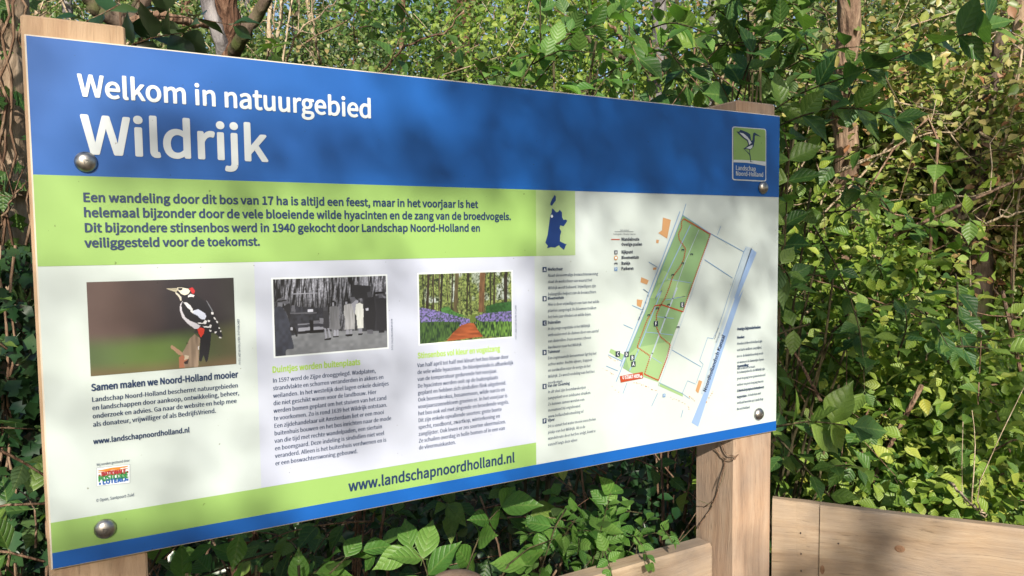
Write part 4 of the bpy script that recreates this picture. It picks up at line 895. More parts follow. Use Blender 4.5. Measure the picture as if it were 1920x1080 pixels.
tb.tube(spline([base, base+(.1, .05, 1.6), base+(-.05, 0, 3.4), base+(.2, .1, 6.2)], 14), np.linspace(.24, .09, 14), 12, wob=.05)
for (u_, v_, d_, h_) in [(-1.2, 1.3, 6.2, 3.8), (-.5, 1.2, 6.8, 4.4), (.5, 1.3, 6.0, 4.8), (1.5, 1.4, 6.6, 4.6), (2.6, 1.2, 6.3, 4.9), (-.9, -.6, 6.4, 2.2), (.4, -.75, 5.9, 2.0), (-1.3, .4, 7.0, 3.0)]:
    q = base + np.array([0, 0, h_]); e_ = np.array([u_, 0, v_+ZB]) + SUN*d_
    tb.tube(spline([q, q*.5+e_*.5+UP*.12, e_], 10, .02), np.linspace(.045, .008, 10), 6)
tb.build('trunk', m_barkdark, t, True)
for i, (x, y, h, r, lab) in enumerate([(4.6, -7.5, 6.5, 2.6, 'unseen tree added behind the viewer on the right to hold back skylight'), (-6.0, -5.0, 7.0, 2.6, 'unseen tree added behind the viewer on the left to hold back skylight'), (1.8, -11.5, 7.5, 3.2, 'far unseen tree added behind the viewer to hold back skylight')]):
    t = empty('unseen_skylight_tree', (x, y, 0), lab, 'tree', near_group); b0 = np.array([x, y, 0.])  # added out of view to block skylight and fill the board's reflections
    tb = MB(); tb.tube(spline([b0, b0+(.1, 0, 2), b0+(0, .1, h)], 12), np.linspace(.2, .05, 12), 10, wob=.05)
    for j in range(9):
        a = rng.uniform(0, 6.28); q = b0+np.array([0, 0, rng.uniform(1.4, h-1)]); l = rng.uniform(.8, r); tb.tube([q, q+np.array([math.cos(a)*l*.5, math.sin(a)*l*.5, l*.35]), q+np.array([math.cos(a)*l, math.sin(a)*l, l*.5])], [.04, .025, .008], 6)
    tb.build('trunk', m_barkdark, t, True)
    k = 5200; c_ = rng.normal(0, 1, (k, 3)); c_ = unit(c_)*rng.random((k, 1))**.4*np.array([r, r, h*.52]) + b0 + np.array([0, 0, h*.62]); c_ = c_[c_[:, 2] > .3]; k = len(c_)
    leaf_mass('crown', c_, rng.normal(0, 1, (k, 3)), rng.normal(0, .7, (k, 3))+UP*.5, rng.uniform(.10, .17, k), LT_TINY, m_far, t, 'stuff')

# ------------------------------------------------------------------ ground
gm = MB(); n = 46; gx = np.linspace(-22, 30, n); gy = np.linspace(-22, 34, n)
def ground_h(x, y):
    bank = 1.15*sm(x - .35*y, 1.6, 4.6)*sm(y + .5*x, .9, 2.6)
    far = .5*sm(y, 6, 20)
    return bank + far + .04*np.sin(x*1.7+y*.6)*np.cos(y*1.3)
GX, GY = np.meshgrid(gx, gy); GZ = ground_h(GX, GY)
gm.add(np.stack([GX, GY, GZ], -1).reshape(-1, 3), [(j*n+i, j*n+i+1, (j+1)*n+i+1, (j+1)*n+i) for j in range(n-1) for i in range(n-1)])
g = gm.build('ground', m_ground, None, True); g['kind'] = 'structure'
k = 16000; lx = rng.uniform(-3, 6.5, k); ly = rng.uniform(.05, 9, k); lp = np.stack([lx, ly, ground_h(lx, ly)+rng.uniform(.005, .03, k)], 1)
o = leaf_mass('leaf_litter', lp, rng.normal(0, 1, (k, 3))*[1, 1, .2], UP+rng.normal(0, .35, (k, 3)), rng.uniform(.03, .065, k), LT_TINY, m_litter, None, 'stuff')
o['label'] = 'brown fallen leaves covering the ground behind the board'

# ------------------------------------------------------------------ trunks and stems behind the board
def tree(name, lab, pts, radii, m, branches=(), group=None, seg=26, nside=14, wob=.05, cat='tree'):
    """pts: trunk axis from the ground up; branches: (points, radii, material)"""
    base = np.array(pts[0], float); t = empty(name, base, lab, cat, group)
    b_ = MB(); r = np.interp(np.linspace(0, 1, seg), np.linspace(0, 1, len(radii)), radii); b_.tube(spline(pts, seg, .004), r, nside, wob=wob)
    b_.build('trunk', m, t, True)
    for q in branches:
        bb = MB(); r = np.interp(np.linspace(0, 1, 16), np.linspace(0, 1, len(q[1])), q[1]); bb.tube(spline(q[0], 16, .003), r, 9, wob=.05); bb.build('branch', q[2], t, True)
    return t
def foot(p, z=None):
    return np.array([p[0], p[1], float(ground_h(p[0], p[1]))-.1])
D0 = 2.7
pj = at(432, 95, D0)                         # fork of the reddish tree
pf = foot(at(432, 200, D0))
t_fork = tree('forked_tree', 'reddish-barked tree forking just above the board near its left post', [pf, at(430, 260, D0), at(428, 130, D0), at(428, 60, D0), at(424, -60, D0), at(424, -340, D0)], [.052, .047, .042, .036, .034, .028], m_barkred,
    [([at(420, 128, D0), at(412, 70, D0-.03), at(395, 20, D0), at(372, -60, D0), at(350, -200, D0)], [.014, .023, .025, .022, .018], m_barkgrey),
     ([at(432, 105, D0), at(450, 75, D0-.08), at(478, 35, D0-.1), at(510, -15, D0-.1), at(560, -110, D0)], [.024, .021, .020, .018, .014], m_barkdark),
     ([at(400, 48, D0), at(360, 42, D0-.05), at(325, 32, D0-.1), at(290, 30, D0-.1), at(262, 36, D0-.1), at(240, 42, D0-.1)], [.012, .013, .014, .014, .013, .012], m_stembrown)])
tree('small_tree', 'slender dark tree with an angled branch behind the top left of the board', [foot(at(200, 300, 3.0)), at(215, 130, 3.0), at(240, 48, 3.0), at(262, 20, 3.0), at(300, -60, 3.0)], [.035, .030, .025, .02, .014], m_barkdark,
    [([at(240, 50, 3.0), at(195, 30, 3.0), at(170, 8, 3.0), at(140, -30, 3.0)], [.018, .022, .02, .015], m_barkdark), ([at(232, 60, 3.), at(246, 20, 3.), at(262, -20, 3.)], [.010, .008, .006], m_barkdark)])
D1 = 3.3
tree('grey_tree', 'straight grey dead trunk with bleached patches behind the right half of the board', [foot(at(1228, 300, D1)), at(1226, 230, D1), at(1232, 120, D1), at(1238, 10, D1), at(1240, -200, D1)], [.038, .034, .031, .030, .025], m_barkgrey,
    [([at(1241, 140, D1-.05), at(1200, 105, D1-.1), at(1165, 70, D1-.2), at(1140, 45, D1-.25)], [.011, .009, .008, .006], m_stembrown), ([at(1240, 150, D1-.05), at(1165, 108, D1-.15), at(1120, 85, D1-.2), at(1090, 62, D1-.2)], [.011, .009, .007, .005], m_barkdark)])
D2 = 3.05
tree('brown_tree', 'brown trunk behind the leafy shrub to the right of the board', [foot(at(1590, 600, D2)), at(1585, 330, D2), at(1583, 200, D2), at(1590, 60, D2), at(1600, -150, D2)], [.05, .045, .042, .040, .035], m_barkbrown)
tree('ivy_clad_tree', 'thick pale trunk half hidden by dark ivy at the far left edge', [foot(at(-12, 700, 2.1)), at(-10, 500, 2.1), at(-4, 300, 2.1), at(-14, 60, 2.1), at(-10, -200, 2.1)], [.085, .075, .07, .07, .06], m_barkpale, seg=40)
tree('brown_tree', 'leaning reddish trunk seen through the brush above the middle of the board', [foot(at(860, 300, 5.2)), at(866, 120, 5.2), at(872, 30, 5.2), at(880, -120, 5.2)], [.12, .11, .10, .09], m_barkred)
# rotten stump at the foot of the bank: hollow and dark
hp = at(1815, 400, 3.0); hf = foot(hp)
tree('dead_tree', 'dark hollow trunk on the bank at the right edge', [hf, at(1812, 560, 3.0), at(1812, 400, 3.0), at(1826, 330, 3.05), at(1850, 200, 3.2), at(1880, 60, 3.3)], [.09, .075, .06, .045, .03, .02], m_barkdark)
# pole-thin saplings through the wood
pg = 'slim bare stems standing in the wood behind the board'
pole_spec = [(505, 3.4, 0, .012, m_dead), (520, 3.6, 12, .010, m_dead), (585, 4.4, -8, .016, m_dead), (640, 5.5, 10, .03, m_barkgrey), (690, 6.2, -12, .04, m_barkdark), (752, 4.2, 6, .014, m_stembrown), (820, 7.0, 4, .05, m_barkdark), (700, 8.5, 3, .06, m_barkgrey), (1015, 6.5, -6, .04, m_barkgrey), (960, 8.0, 10, .06, m_barkdark),
             (1110, 7.5, -4, .05, m_barkred), (1330, 5.4, 8, .035, m_barkgrey), (1420, 6.4, -6, .05, m_barkdark), (345, 5.2, 5, .04, m_barkred), (130, 4.6, -4, .03, m_barkgrey), (75, 6.0, 3, .05, m_barkpale), (300, 7.5, 2, .07, m_barkdark), (190, 8.5, -3, .06, m_barkgrey), (1715, 5.6, 10, .03, m_dead), (1760, 4.9, -14, .02, m_dead), (1880, 4.4, 8, .022, m_dead), (1905, 4.0, 14, .028, m_barkpale), (1690, 6.5, -5, .05, m_barkdark), (1160, 5.0, 20, .014, m_dead), (560, 7.0, -3, .05, m_barkdark), (455, 6.5, 6, .045, m_barkgrey), (1850, 5.8, -4, .04, m_barkred), (1500, 7.2, 6, .06, m_barkred), (1260, 8.2, 6, .06, m_barkdark)]
pole_labels = ['pale thin stem just right of the forked tree', 'pale thin stem, second to the right of the forked tree', 'bleached stem above the word natuurgebied', 'grey pole in the gap right of the word natuurgebied', 'dark mossy pole left of the middle of the top edge', 'thin brown stem left of the leaning reddish trunk', 'distant dark trunk right beside the leaning reddish trunk', 'distant grey trunk above the dark bush', 'grey pole behind the pale-green shoots', 'distant dark trunk at the left of the pale-green shoots', 'distant reddish trunk between the pale-green shoots and the grey dead trunk', 'grey pole to the right of the grey dead trunk', 'distant dark pole above the right post', 'reddish pole between the angled branch and the forked tree', 'grey pole rising over the left post', 'pale pole at the left edge of the left post', 'distant dark trunk behind the dark hanging leaves', 'distant grey trunk right of the left post', 'bleached stem rising right of the brown trunk', 'thin bleached stem leaning left over the bramble bank', 'bleached stem leaning right at the right edge', 'pale pole nearest the right edge', 'distant dark trunk behind the bramble bank', 'thin bleached stem leaning strongly beside the grey dead trunk', 'distant dark trunk above the bleached stem', 'distant grey trunk behind the forked tree', 'reddish pole beside the hollow trunk', 'sturdy reddish trunk left of the brown trunk', 'distant dark trunk directly behind the grey dead trunk']
for i, (px, d, lean, r, m) in enumerate(pole_spec):
    tree('sapling', pole_labels[i], [foot(at(px-lean, 400, d)), at(px-lean*.5, 260, d), at(px, 90, d), at(px+lean, -60, d), at(px+lean*1.5, -420, d)], [r, r*.95, r*.85, r*.8, r*.5], m, group=pg, seg=16, nside=7)

# ------------------------------------------------------------------ shrubs
def shrub(name, lab, base, targets, nper, twl, nodes, ll, m, tmpl, key, stem_m, nobj=0, spread_r=.22, group=None, cat='shrub', up=.15, wid=None, extra=None, r0=.004, toward=None, droop=.25, free=None):
    """stems rise from base to each target; leafy twigs fan out around the target"""
    base = np.array(base, float); t = empty(name, base, lab, cat, group); O, Dn, Lz, main = [], [], [], []
    for tg in targets:
        tg = np.array(tg, float); mid = base*.45 + tg*.55 + rng.normal(0, .04, 3); path = spline([base, mid, tg], 8, .004); main.append(path)
        for k_ in range(nper):
            o = tg + rng.normal(0, 1, 3)*spread_r*np.array([1, 1, .8]); dr = rng.normal(0, 1, 3)*[1, 1, .6] + UP*up + (o-tg)*1.2
            if toward is not None: dr = dr*.7 + toward
            O.append(o); Dn.append(dr); Lz.append(twl*rng.uniform(.7, 1.3))
    P, D, Nn, Ls, paths = twigs(O, Dn, Lz, nodes, ll, droop=droop)
    if extra is not None:
        P2, D2, N2, L2, p2 = extra; P = np.vstack([P, P2]); D = np.vstack([D, D2]); Nn = np.vstack([Nn, N2]); Ls = np.r_[Ls, L2]; paths = paths + p2
    tipP = P + unit(D)*Ls[:, None]; bad = blocked(P) | blocked(tipP); P, D, Nn, Ls = P[~bad], D[~bad], Nn[~bad], Ls[~bad]
    if free is not None:          # sprays that hang over the rail
        P = np.vstack([P, free[0]]); D = np.vstack([D, free[1]]); Nn = np.vstack([Nn, free[2]]); Ls = np.r_[Ls, free[3]]
    sb_ = MB()
    if free is not None:
        for p in free[4]: sb_.tube(p, np.linspace(.0016, .0009, len(p)), 4)
    for p in main: sb_.tube(p, np.linspace(r0*1.1, r0*.6, len(p)), 6)
    for p in paths:
        if not blocked(p).any(): sb_.tube(p, np.linspace(r0*.55, r0*.22, len(p)), 4)
    sb_.build('stems', stem_m, t, True, 'stuff')
    px, py, dz = project(P); vis = (dz > .2) & (px > -20) & (px < 1940) & (py > -20) & (py < 1100)
    nb_ = (px > 60) & (px < 1445) & (py > 75+(px-45)*.11) & (py < 1060-(px-96)*.19); vis &= ~nb_
    sc = np.where(vis, Ls/np.maximum(dz, .1), 0); order = np.argsort(-sc); k_ = min(nobj, int(vis.sum()))
    big, rest = order[:k_], order[k_:]
    if k_: leaf_objects(P[big], D[big], Nn[big], Ls[big], key, tmpl, m, t, wid)
    if len(rest):
        lt = tmpl if ll > .05 and len(rest) < 2500 else (LT_SMALL if tmpl is not LT_IVY else LT_IVY)
        leaf_mass('foliage', P[rest], D[rest], Nn[rest], Ls[rest], lt, m, t, 'stuff')
    return t
def cloud(pxs, pys, ds, n):
    """n points spread through a block of the view"""
    return [at(rng.uniform(*pxs), rng.uniform(*pys), rng.uniform(*ds)) for _ in range(n)]

# 1 the dogwood whose dark leafy shoot reaches across to the right of the board
def shoot(pts, n, ll, **kw):
    path = spline(pts, n+1); P, D, Nn, Ls = [], [], [], []
    for i in range(1, n+1):
        ax = unit(path[i]-path[i-1]); s2 = unit(np.cross(ax, UP)); u2 = np.cross(s2, ax); rot = (i % 2)*1.2 + rng.normal(0, .25)
        for sg in (1, -1):
            sd_ = (s2*math.cos(rot)+u2*math.sin(rot))*sg; dd = unit(ax*.55+sd_*.8+rng.normal(0, .28, 3)-UP*.15)
            P.append(path[i]); D.append(dd); Nn.append(unit(UP*.5+SUN*.35-cz*.45+rng.normal(0, .35, 3))); Ls.append(ll*rng.uniform(.7, 1.2))
    return np.array(P), np.array(D), np.array(Nn), np.array(Ls), [path]
def merge(*a):
    return tuple(np.vstack([q[i] for q in a]) for i in range(3)) + (np.concatenate([q[3] for q in a]), sum([q[4] for q in a], []))
e1 = merge(shoot([at(1440, 215, 1.95), at(1500, 175, 1.9), at(1600, 140, 1.85), at(1690, 105, 1.8), at(1790, 70, 1.78), at(1850, 50, 1.76)], 11, .080),
           shoot([at(1380, 190, 1.95), at(1400, 130, 1.9), at(1430, 70, 1.85), at(1500, 20, 1.85)], 6, .085),
           shoot([at(1450, 240, 1.9), at(1540, 205, 1.85), at(1620, 205, 1.82), at(1680, 222, 1.8)], 5, .080),
           shoot([at(1400, 250, 2.0), at(1330, 120, 1.95), at(1290, 60, 1.95), at(1280, -20, 1.95)], 6, .085),
           shoot([at(1470, 500, 1.9), at(1475, 380, 1.85), at(1482, 260, 1.85)], 6, .075), shoot([at(1455, 800, 1.7), at(1520, 790, 1.68), at(1600, 800, 1.66)], 4, .085))
b1 = foot(at(1340, 700, 2.3))
shrub('dogwood_shrub', 'large-leaved dogwood whose long dark shoots reach out beside the top right corner of the board', b1, cloud((1300, 1460), (20, 180), (1.95, 2.25), 5) + cloud((1470, 1560), (120, 420), (2.0, 2.3), 4), 3, .30, 6, .060, m_dog, LT_NEAR, 'near', m_stem, 300, .16, extra=e1, r0=.005)
# 2 shaded lower half of that thicket, beside the board
shrub('dogwood_shrub', 'shaded dogwood with blue-green leaves along the right edge of the board', foot(at(1400, 900, 2.4)), cloud((1470, 1600), (400, 860), (1.95, 2.35), 10), 4, .24, 6, .056, m_dog, LT_NEAR, 'near', m_stem, 300, .15, r0=.005)
# 3 pale-green shoots above the middle of the board
e3 = merge(shoot([at(960, 200, 1.9), at(1000, 110, 1.9), at(1060, 75, 1.88), at(1120, 45, 1.86), at(1170, 20, 1.86)], 7, .062), shoot([at(1000, 120, 1.9), at(1050, 95, 1.85), at(1120, 100, 1.85)], 4, .05), shoot([at(1014, 90, 1.9), at(1013, 20, 1.9), at(1014, -60, 1.9)], 4, .05))
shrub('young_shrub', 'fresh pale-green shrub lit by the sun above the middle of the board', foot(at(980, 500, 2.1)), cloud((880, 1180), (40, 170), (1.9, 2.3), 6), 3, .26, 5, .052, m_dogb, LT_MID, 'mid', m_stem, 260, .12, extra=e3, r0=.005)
# 4 top edge between grey trunk and right corner
shrub('dogwood_shrub', 'bushy dogwood around the grey dead trunk above the board', foot(at(1250, 500, 2.8)), cloud((1180, 1420), (0, 190), (2.3, 3.0), 9), 4, .30, 5, .066, m_dog, LT_MID, 'mid', m_stembrown, 300, .17)
# 5 dark shoots at the left of the fork
e5 = merge(shoot([at(225, 100, 1.5), at(260, 78, 1.48), at(310, 66, 1.46), at(345, 62, 1.45)], 4, .066), shoot([at(270, 120, 1.6), at(262, 20, 1.6), at(258, -80, 1.6)], 4, .07))
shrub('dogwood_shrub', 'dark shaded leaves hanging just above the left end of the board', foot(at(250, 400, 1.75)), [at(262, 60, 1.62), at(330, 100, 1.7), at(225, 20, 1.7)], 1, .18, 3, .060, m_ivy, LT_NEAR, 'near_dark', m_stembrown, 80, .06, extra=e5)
shrub('dogwood_shrub', 'small dark bush with scattered leaves above the word natuurgebied', foot(at(640, 500, 2.5)), cloud((560, 880), (90, 190), (2.1, 2.9), 6), 2, .24, 4, .055, m_dog, LT_MID, 'mid', m_stembrown, 160, .16)
# 6 big veined leaves under the board
bx = foot(at(900, 1300, 1.75))
e6 = merge(shoot([at(860, 1120, 1.46), at(885, 1040, 1.46), at(910, 985, 1.46), at(940, 950, 1.46)], 4, .072), shoot([at(930, 1100, 1.45), at(970, 1040, 1.45), at(1040, 1010, 1.47)], 3, .074), shoot([at(800, 1120, 1.4), at(800, 1060, 1.4), at(770, 1030, 1.4)], 3, .075), shoot([at(1000, 1120, 1.45), at(985, 1060, 1.45)], 3, .08))
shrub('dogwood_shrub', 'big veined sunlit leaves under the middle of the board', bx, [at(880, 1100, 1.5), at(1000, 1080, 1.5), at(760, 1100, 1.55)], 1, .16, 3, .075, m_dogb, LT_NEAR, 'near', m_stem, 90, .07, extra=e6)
shrub('elder_shrub', 'bright green small-leaved shrub spilling over the rail left of the right post', foot(at(1120, 1300, 1.75)), cloud((1070, 1260), (1010, 1090), (1.52, 1.62), 12), 4, .09, 4, .036, m_dogb, LT_MID, 'mid', m_stem, 300, .05, r0=.0025, extra=merge(shoot([at(1110, 1060, 1.56), at(1130, 980, 1.56), at(1145, 925, 1.56)], 5, .042), shoot([at(1180, 1050, 1.6), at(1230, 1000, 1.6), at(1290, 985, 1.62)], 5, .036)), free=merge(shoot([at(1175, 1000, 1.5), at(1195, 1010, 1.46), at(1210, 1035, 1.45), at(1216, 1058, 1.45)], 4, .026), shoot([at(1240, 985, 1.5), at(1250, 1000, 1.47), at(1262, 1018, 1.46)], 3, .020), shoot([at(1130, 1020, 1.5), at(1140, 1050, 1.44), at(1150, 1090, 1.42)], 4, .034)))
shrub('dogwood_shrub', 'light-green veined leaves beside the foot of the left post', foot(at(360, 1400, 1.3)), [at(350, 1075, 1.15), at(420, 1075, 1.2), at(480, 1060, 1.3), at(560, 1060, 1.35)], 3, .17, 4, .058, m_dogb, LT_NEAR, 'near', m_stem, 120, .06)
shrub('dogwood_shrub', 'dark undergrowth in the shade beneath the board', foot(at(700, 1400, 2.0)), cloud((300, 1300), (980, 1120), (1.7, 2.4), 12), 3, .24, 4, .062, m_dog, LT_MID, 'mid', m_stembrown, 300, .18)
shrub('dogwood_shrub', 'shoots with yellowing leaves hanging behind the lower edge of the board', foot(at(1150, 1200, 1.9)), [at(900, 930, 1.7), at(1090, 880, 1.75), at(1240, 860, 1.85)], 1, .20, 4, .050, m_mid, LT_MID, 'mid', m_stembrown, 90, .08, up=-.6)
# 7 left edge
shrub('dogwood_shrub', 'green leaves at the lower left edge beside the board', foot(at(-60, 1200, 1.5)), cloud((-70, 75), (740, 1080), (1.15, 1.5), 8), 3, .17, 4, .056, m_dog, LT_NEAR, 'near', m_stembrown, 160, .08)
# ivy over the left trunk and ground
def ivy(name, lab, base, n, box, ll, nobj, m=m_ivy):
    t = empty(name, base, lab, 'ivy'); (x0, x1), (y0, y1), (d0, d1) = box
    P = np.array([at(a, b_, c_) for a, b_, c_ in zip(rng.uniform(x0, x1, n), rng.uniform(y0, y1, n), rng.uniform(d0, d1, n))])
    D = rng.normal(0, .6, (n, 3)) - UP*.7; Nn = unit(-cz*.7 + SUN*.4 + UP*.3 + rng.normal(0, .5, (n, 3))); Ls = rng.uniform(.7, 1.25, n)*ll
    bad = blocked(P) | blocked(P+unit(D)*Ls[:, None]); P, D, Nn, Ls = P[~bad], D[~bad], Nn[~bad], Ls[~bad]
    px, py, dz = project(P); order = np.argsort(-np.where((px > -10) & (px < 1930), 1/dz, 0)); b1_, r1_ = order[:nobj], order[nobj:]
    leaf_objects(P[b1_], D[b1_], Nn[b1_], Ls[b1_], 'ivy', LT_IVY, m, t); leaf_mass('foliage', P[r1_], D[r1_], Nn[r1_], Ls[r1_], LT_IVY, m, t, 'stuff')
    sb_ = MB()
    for i in range(10):
        a = rng.uniform(x0, x1); sb_.tube(spline([at(a, y1, d0+.05), at(a+rng.normal(0, 14), (y0+y1)/2, d0+.05), at(a+rng.normal(0, 20), y0, d0+.05)], 12, .006), .003, 4)
    sb_.build('stems', m_stembrown, t, True, 'stuff')
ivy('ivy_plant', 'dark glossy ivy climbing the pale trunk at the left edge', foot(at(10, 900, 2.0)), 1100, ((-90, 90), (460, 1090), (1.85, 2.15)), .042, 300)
ivy('ivy_plant', 'sparse ivy higher up on the pale trunk at the left edge', foot(at(30, 800, 2.3)), 130, ((-60, 60), (-30, 460), (1.9, 2.4)), .045, 90, m_dog)

# 8 the big bank of mixed leaves on the right
def thicket(name, lab, n, pxr, pyr, dr, ll, m, tmpl, nobj=0, key='mid', stem_m=None, grp=None, cat='shrub', clump=60, cr=.16, stems=24, face=.5, bright=None):
    C = np.array(cloud(pxr, pyr, dr, clump)); t = empty(name, foot(C[0]), lab, cat, grp)
    idx = rng.integers(0, clump, n); P = C[idx] + rng.normal(0, 1, (n, 3))*cr*np.array([1.2, 1.2, .7]); P[:, 2] = np.maximum(P[:, 2], ground_h(P[:, 0], P[:, 1])+.01)
    rad = unit(P - C[idx]); D = unit(rad*.6 + rng.normal(0, .6, (n, 3)) - UP*.15); Nn = unit(UP*.5 + SUN*.45 + rad*.3 + rng.normal(0, .42, (n, 3))); Ls = ll*rng.uniform(.6, 1.3, n)
    bad = blocked(P) | blocked(P+D*Ls[:, None]); P, D, Nn, Ls, idx = P[~bad], D[~bad], Nn[~bad], Ls[~bad], idx[~bad]
    px, py, dz = project(P); vis = (px > -10) & (px < 1930) & (py > -10) & (py < 1090) & ~((px > 60) & (px < 1450) & (py > 75+(px-45)*.11) & (py < 1060-(px-96)*.19))
    order = np.argsort(-np.where(vis, Ls/dz, 0)); k_ = min(nobj, int(vis.sum())); a_, r_ = order[:k_], order[k_:]
    if k_: leaf_objects(P[a_], D[a_], Nn[a_], Ls[a_], key, tmpl, m, t)
    ct = rng.random(clump)*.72; tint = np.clip(ct[idx] + rng.random(len(idx))*.32, .001, .999)
    leaf_mass('foliage', P[r_], D[r_], Nn[r_], Ls[r_], tmpl if ll > .036 and n < 6000 else (LT_SMALL if ll > .02 else LT_TINY), m, t, 'stuff', tint=tint[r_])
    if stems:
        sb_ = MB()
        for i in range(stems):
            c_ = C[rng.integers(0, clump)] + rng.normal(0, cr, 3); f_ = foot(c_ + rng.normal(0, .25, 3)*[1, 1, 0]); q = spline([c_-UP*.35+rng.normal(0, .25, 3), c_-UP*.1+rng.normal(0, .12, 3), c_, c_+rng.normal(0, .28, 3)+UP*.1], 9, .006)
            if not blocked(q).any(): sb_.tube(q, np.linspace(.0045, .0012, 9)*rng.uniform(.6, 1.4), 4)
        sb_.build('stems', stem_m or m_stembrown, t, True, 'stuff')
    return t
thicket('hazel_shrub', 'leafy mid-green thicket filling the space right of the board', 4200, (1500, 1760), (420, 960), (2.4, 3.0), .042, m_mid, LT_MID, 300, clump=40, cr=.11)
thicket('hazel_shrub', 'sunlit thicket rising behind the rail at the lower right', 3600, (1660, 1960), (640, 1000), (2.1, 2.9), .038, m_mid, LT_MID, 300, clump=34, cr=.10)
thicket('bramble_shrub', 'yellow-green bramble bank with reddish leaves at the upper right', 17000, (1580, 2000), (130, 640), (3.0, 4.2), .040, m_bank, LT_SMALL, 300, key='small', clump=130, cr=.12, stems=45, stem_m=m_dead)
thicket('bramble_shrub', 'dense low brambles in the middle of the bank right of the board', 14000, (1440, 1760), (200, 760), (3.2, 4.2), .038, m_mid, LT_SMALL, 200, key='small', clump=110, cr=.13, stems=50)
thicket('hazel_shrub', 'background thicket closing the view at the lower right', 14000, (1440, 1980), (560, 1060), (3.0, 4.0), .042, m_mid, LT_SMALL, 0, clump=110, cr=.20, stems=50)
thicket('bramble_shrub', 'small-leaved thicket around the brown trunk at the upper right', 12000, (1400, 1720), (-40, 260), (3.4, 4.8), .036, m_far, LT_SMALL, 0, clump=90, cr=.20, stems=30, stem_m=m_dead)
thicket('bramble_shrub', 'dry reddish brambles in the top right corner', 9000, (1700, 2020), (-60, 190), (4.2, 5.6), .034, m_bank, LT_SMALL, 0, clump=70, cr=.13, stems=60, stem_m=m_dead)
thicket('bramble_shrub', 'rust-brown dry patch in the brambles near the top right corner', 2200, (1690, 1990), (120, 330), (2.9, 3.5), .030, m_rust, LT_SMALL, 0, clump=34, cr=.11, stems=30, stem_m=m_dead)
thicket('bramble_shrub', 'dry brown leaves and twigs around the hollow trunk', 1800, (1760, 1960), (350, 500), (2.9, 3.3), .030, m_rust, LT_SMALL, 0, clump=20, cr=.09, stems=30, stem_m=m_barkbrown)
for lab, pts, r, m in [
    ('pale cane arching low across the brambles right of the board', [(1560, 330), (1660, 285), (1730, 250), (1790, 245), (1840, 190)], .0042, m_dead),
    ('long green cane slanting up to the right edge', [(1660, 320), (1760, 310), (1850, 285), (1925, 280)], .0038, m_stem),
    ('thin bare twig in front of the hollow trunk', [(1790, 470), (1850, 420), (1890, 405), (1930, 395)], .0050, m_dead),
    ('forked bare twig low above the rail at the lower right', [(1780, 905), (1830, 950), (1850, 965)], .0032, m_dead),
    ('yellowish cane rising left of the top right corner of the board', [(1330, 210), (1365, 120), (1395, 50), (1430, -10)], .0060, m_dead),
    ('bleached twig standing right of the forked tree', [(600, 120), (590, 60), (583, -10)], .0055, m_dead),
    ('bleached twig leaning towards the top edge above the word Welkom', [(530, 130), (560, 60), (610, 20), (640, -10)], .0045, m_dead),
    ('second bleached twig right of the forked tree', [(500, 110), (512, 50), (520, -10)], .0045, m_dead),
    ('brown twig crossing the shade left of the middle of the top edge', [(700, 150), (760, 90), (830, 60), (870, 20)], .0050, m_stembrown),
    ('stiff brown twig under the board left of the right post', [(1130, 1000), (1145, 930), (1165, 880)], .0030, m_barkred),
    ('thin twig against the ivy at the left edge', [(-10, 440), (20, 380), (50, 340)], .0035, m_stembrown)]:
    d = 1.7 if pts[0][1] > 880 else (1.9 if pts[0][0] < 60 else 2.75); P_ = [at(x, y, d if i_ else d+.1) for i_, (x, y) in enumerate(pts)]
    cb = MB(); cb.tube(spline(P_, 16, .003), np.linspace(r, r*.45, 16), 6, wob=.08)
    for q in range(3):
        k_ = rng.integers(4, 13); sp_ = spline(P_, 16); cb.tube(spline([sp_[k_], sp_[k_]+rng.normal(0, .05, 3)+UP*.04, sp_[k_]+rng.normal(0, .08, 3)+UP*.09], 5), [r*.4, r*.35, r*.3, r*.25, r*.2], 4)
    o = cb.build('bare_cane', m, None, True); tag(o, lab, 'twig', 'bare canes and twigs')
# 9 behind the top of the board
thicket('holly_shrub', 'dark olive brush in the shade behind the word natuurgebied', 11000, (440, 980), (-20, 200), (4.4, 6.0), .034, m_dog, LT_SMALL, 0, clump=80, cr=.20, stems=40)
thicket('holly_shrub', 'dark brush glimpsed between the left post and the forked tree', 5000, (-60, 400), (-30, 200), (5.4, 7.0), .036, m_dog, LT_SMALL, 0, clump=50, cr=.22, stems=30)
thicket('hawthorn_shrub', 'small-leaved bush behind the top edge left of the middle', 8000, (380, 900), (60, 240), (3.4, 5.0), .026, m_far, LT_SMALL, 0, clump=60, cr=.14, stems=30, stem_m=m_dead)
thicket('hawthorn_shrub', 'small-leaved bush behind the pale-green shoots', 10000, (860, 1280), (0, 240), (3.2, 4.8), .030, m_mid, LT_SMALL, 0, clump=70, cr=.20, stems=30, stem_m=m_dead)
thicket('hawthorn_shrub', 'brown-green brush behind the left post', 7000, (-80, 420), (-40, 240), (4.0, 6.0), .026, m_far, LT_SMALL, 0, clump=60, cr=.15, stems=45, stem_m=m_dead)
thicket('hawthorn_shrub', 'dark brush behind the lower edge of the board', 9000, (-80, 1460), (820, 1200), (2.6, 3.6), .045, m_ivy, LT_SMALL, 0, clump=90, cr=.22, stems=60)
thicket('hawthorn_shrub', 'dark brush behind the ivy at the left edge', 5000, (-160, 120), (200, 1080), (2.6, 3.4), .040, m_ivy, LT_SMALL, 0, clump=50, cr=.18, stems=40)

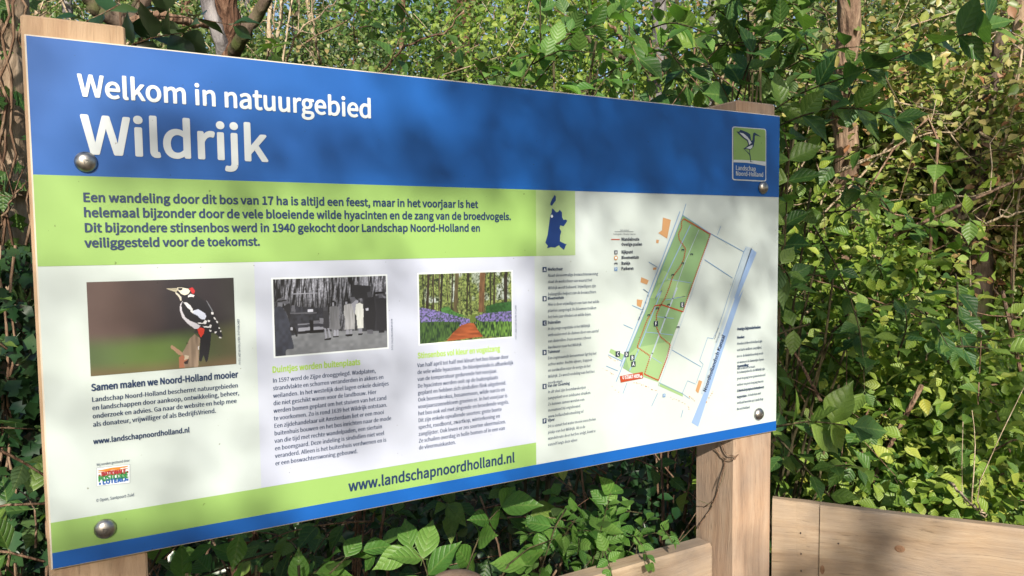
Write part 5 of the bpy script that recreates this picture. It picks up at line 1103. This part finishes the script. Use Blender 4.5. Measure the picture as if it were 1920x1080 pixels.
# 10 the wood beyond: one mass of leaves with the sky glinting through
k = 60000
a = rng.uniform(-250, 2100, k); b_ = rng.uniform(-260, 420, k); d = rng.uniform(6.5, 15, k)
dd = np.array([ray(x, y) for x, y in zip(a, b_)]); P = CAM + dd*d[:, None]
dens = vnoise(np.clip((a+260)/2400, 0, 1), np.clip((b_+260)/700, 0, 1), 40, 14, 55); lim = .46 + .0002*np.clip(700-a, 0, 700)
hole = (dens < np.interp(a, [0, 150, 500, 700, 1000, 2000], [.36, .38, .37, .30, .2, .1])) & (b_ < 150)
P = P[~hole & (P[:, 2] > .2)]; k = len(P)
o = leaf_mass('distant_woodland', P, rng.normal(0, 1, (k, 3)), normals(k), rng.uniform(.05, .12, k), LT_TINY, m_far, None, 'stuff')
o['label'] = 'distant sunlit leaves of the wood with sky glinting through'
P = []
k = 30000; x = rng.uniform(-14, 26, k); y = rng.uniform(11, 26, k); z = rng.random(k)**.8*3.6*(.6+.5*vnoise((x+14)/40, y*0, 16, 2, 91)*2) + ground_h(x, y)
o = leaf_mass('distant_undergrowth', np.stack([x, y, z], 1), rng.normal(0, 1, (k, 3)), normals(k), rng.uniform(.16, .30, k), LT_TINY, m_far, None, 'stuff')
o['label'] = 'low green undergrowth closing the view between the far trunks'

# ------------------------------------------------------------------ withered twig hooked on the right post
tw = empty('dry_twig', at(1358, 850, 1.42), 'thin withered twig with curled leaves clinging to the right post under the board', 'twig')
def onpost(px, py, off=.006): return onplane(px, py, .0085-off)
def onside(px, py, off=.004):
    d = ray(px, py); t_ = (1.0955-off-CAM[0])/d[0]; return CAM + d*t_
def pt(px, py): return onside(px, py) if px < 1376 else onpost(px, py)
sbm = MB()
for pts in [[(1352, 830), (1362, 850), (1378, 856), (1384, 852)], [(1340, 842), (1358, 860), (1376, 862), (1380, 856)], [(1358, 860), (1357, 880), (1346, 920), (1340, 935), (1322, 950)], [(1345, 925), (1336, 948), (1318, 975), (1309, 990)]]:
    sbm.tube(spline([pt(*p) for p in pts], 10, .0006), .0010, 5)
sbm.build('stem', m_stembrown, tw, True)
LP = np.array([pt(1357, 880), pt(1362, 875), pt(1335, 945), pt(1378, 850), pt(1340, 975)]); LD = np.array([at(1347, 925, 1.4)-at(1357, 880, 1.4), at(1350, 920, 1.4)-at(1362, 875, 1.4), at(1305, 935, 1.4)-at(1335, 945, 1.4), at(1388, 842, 1.4)-at(1378, 850, 1.4), at(1342, 990, 1.4)-at(1340, 975, 1.4)])
leaf_objects(LP + np.array([-.004, -.004, 0]), LD, np.array([[-.6, -.7, .2]]*5), np.array([.040, .034, .034, .014, .014]), 'twig', LT_MID, m_dog, tw, wid=.016)
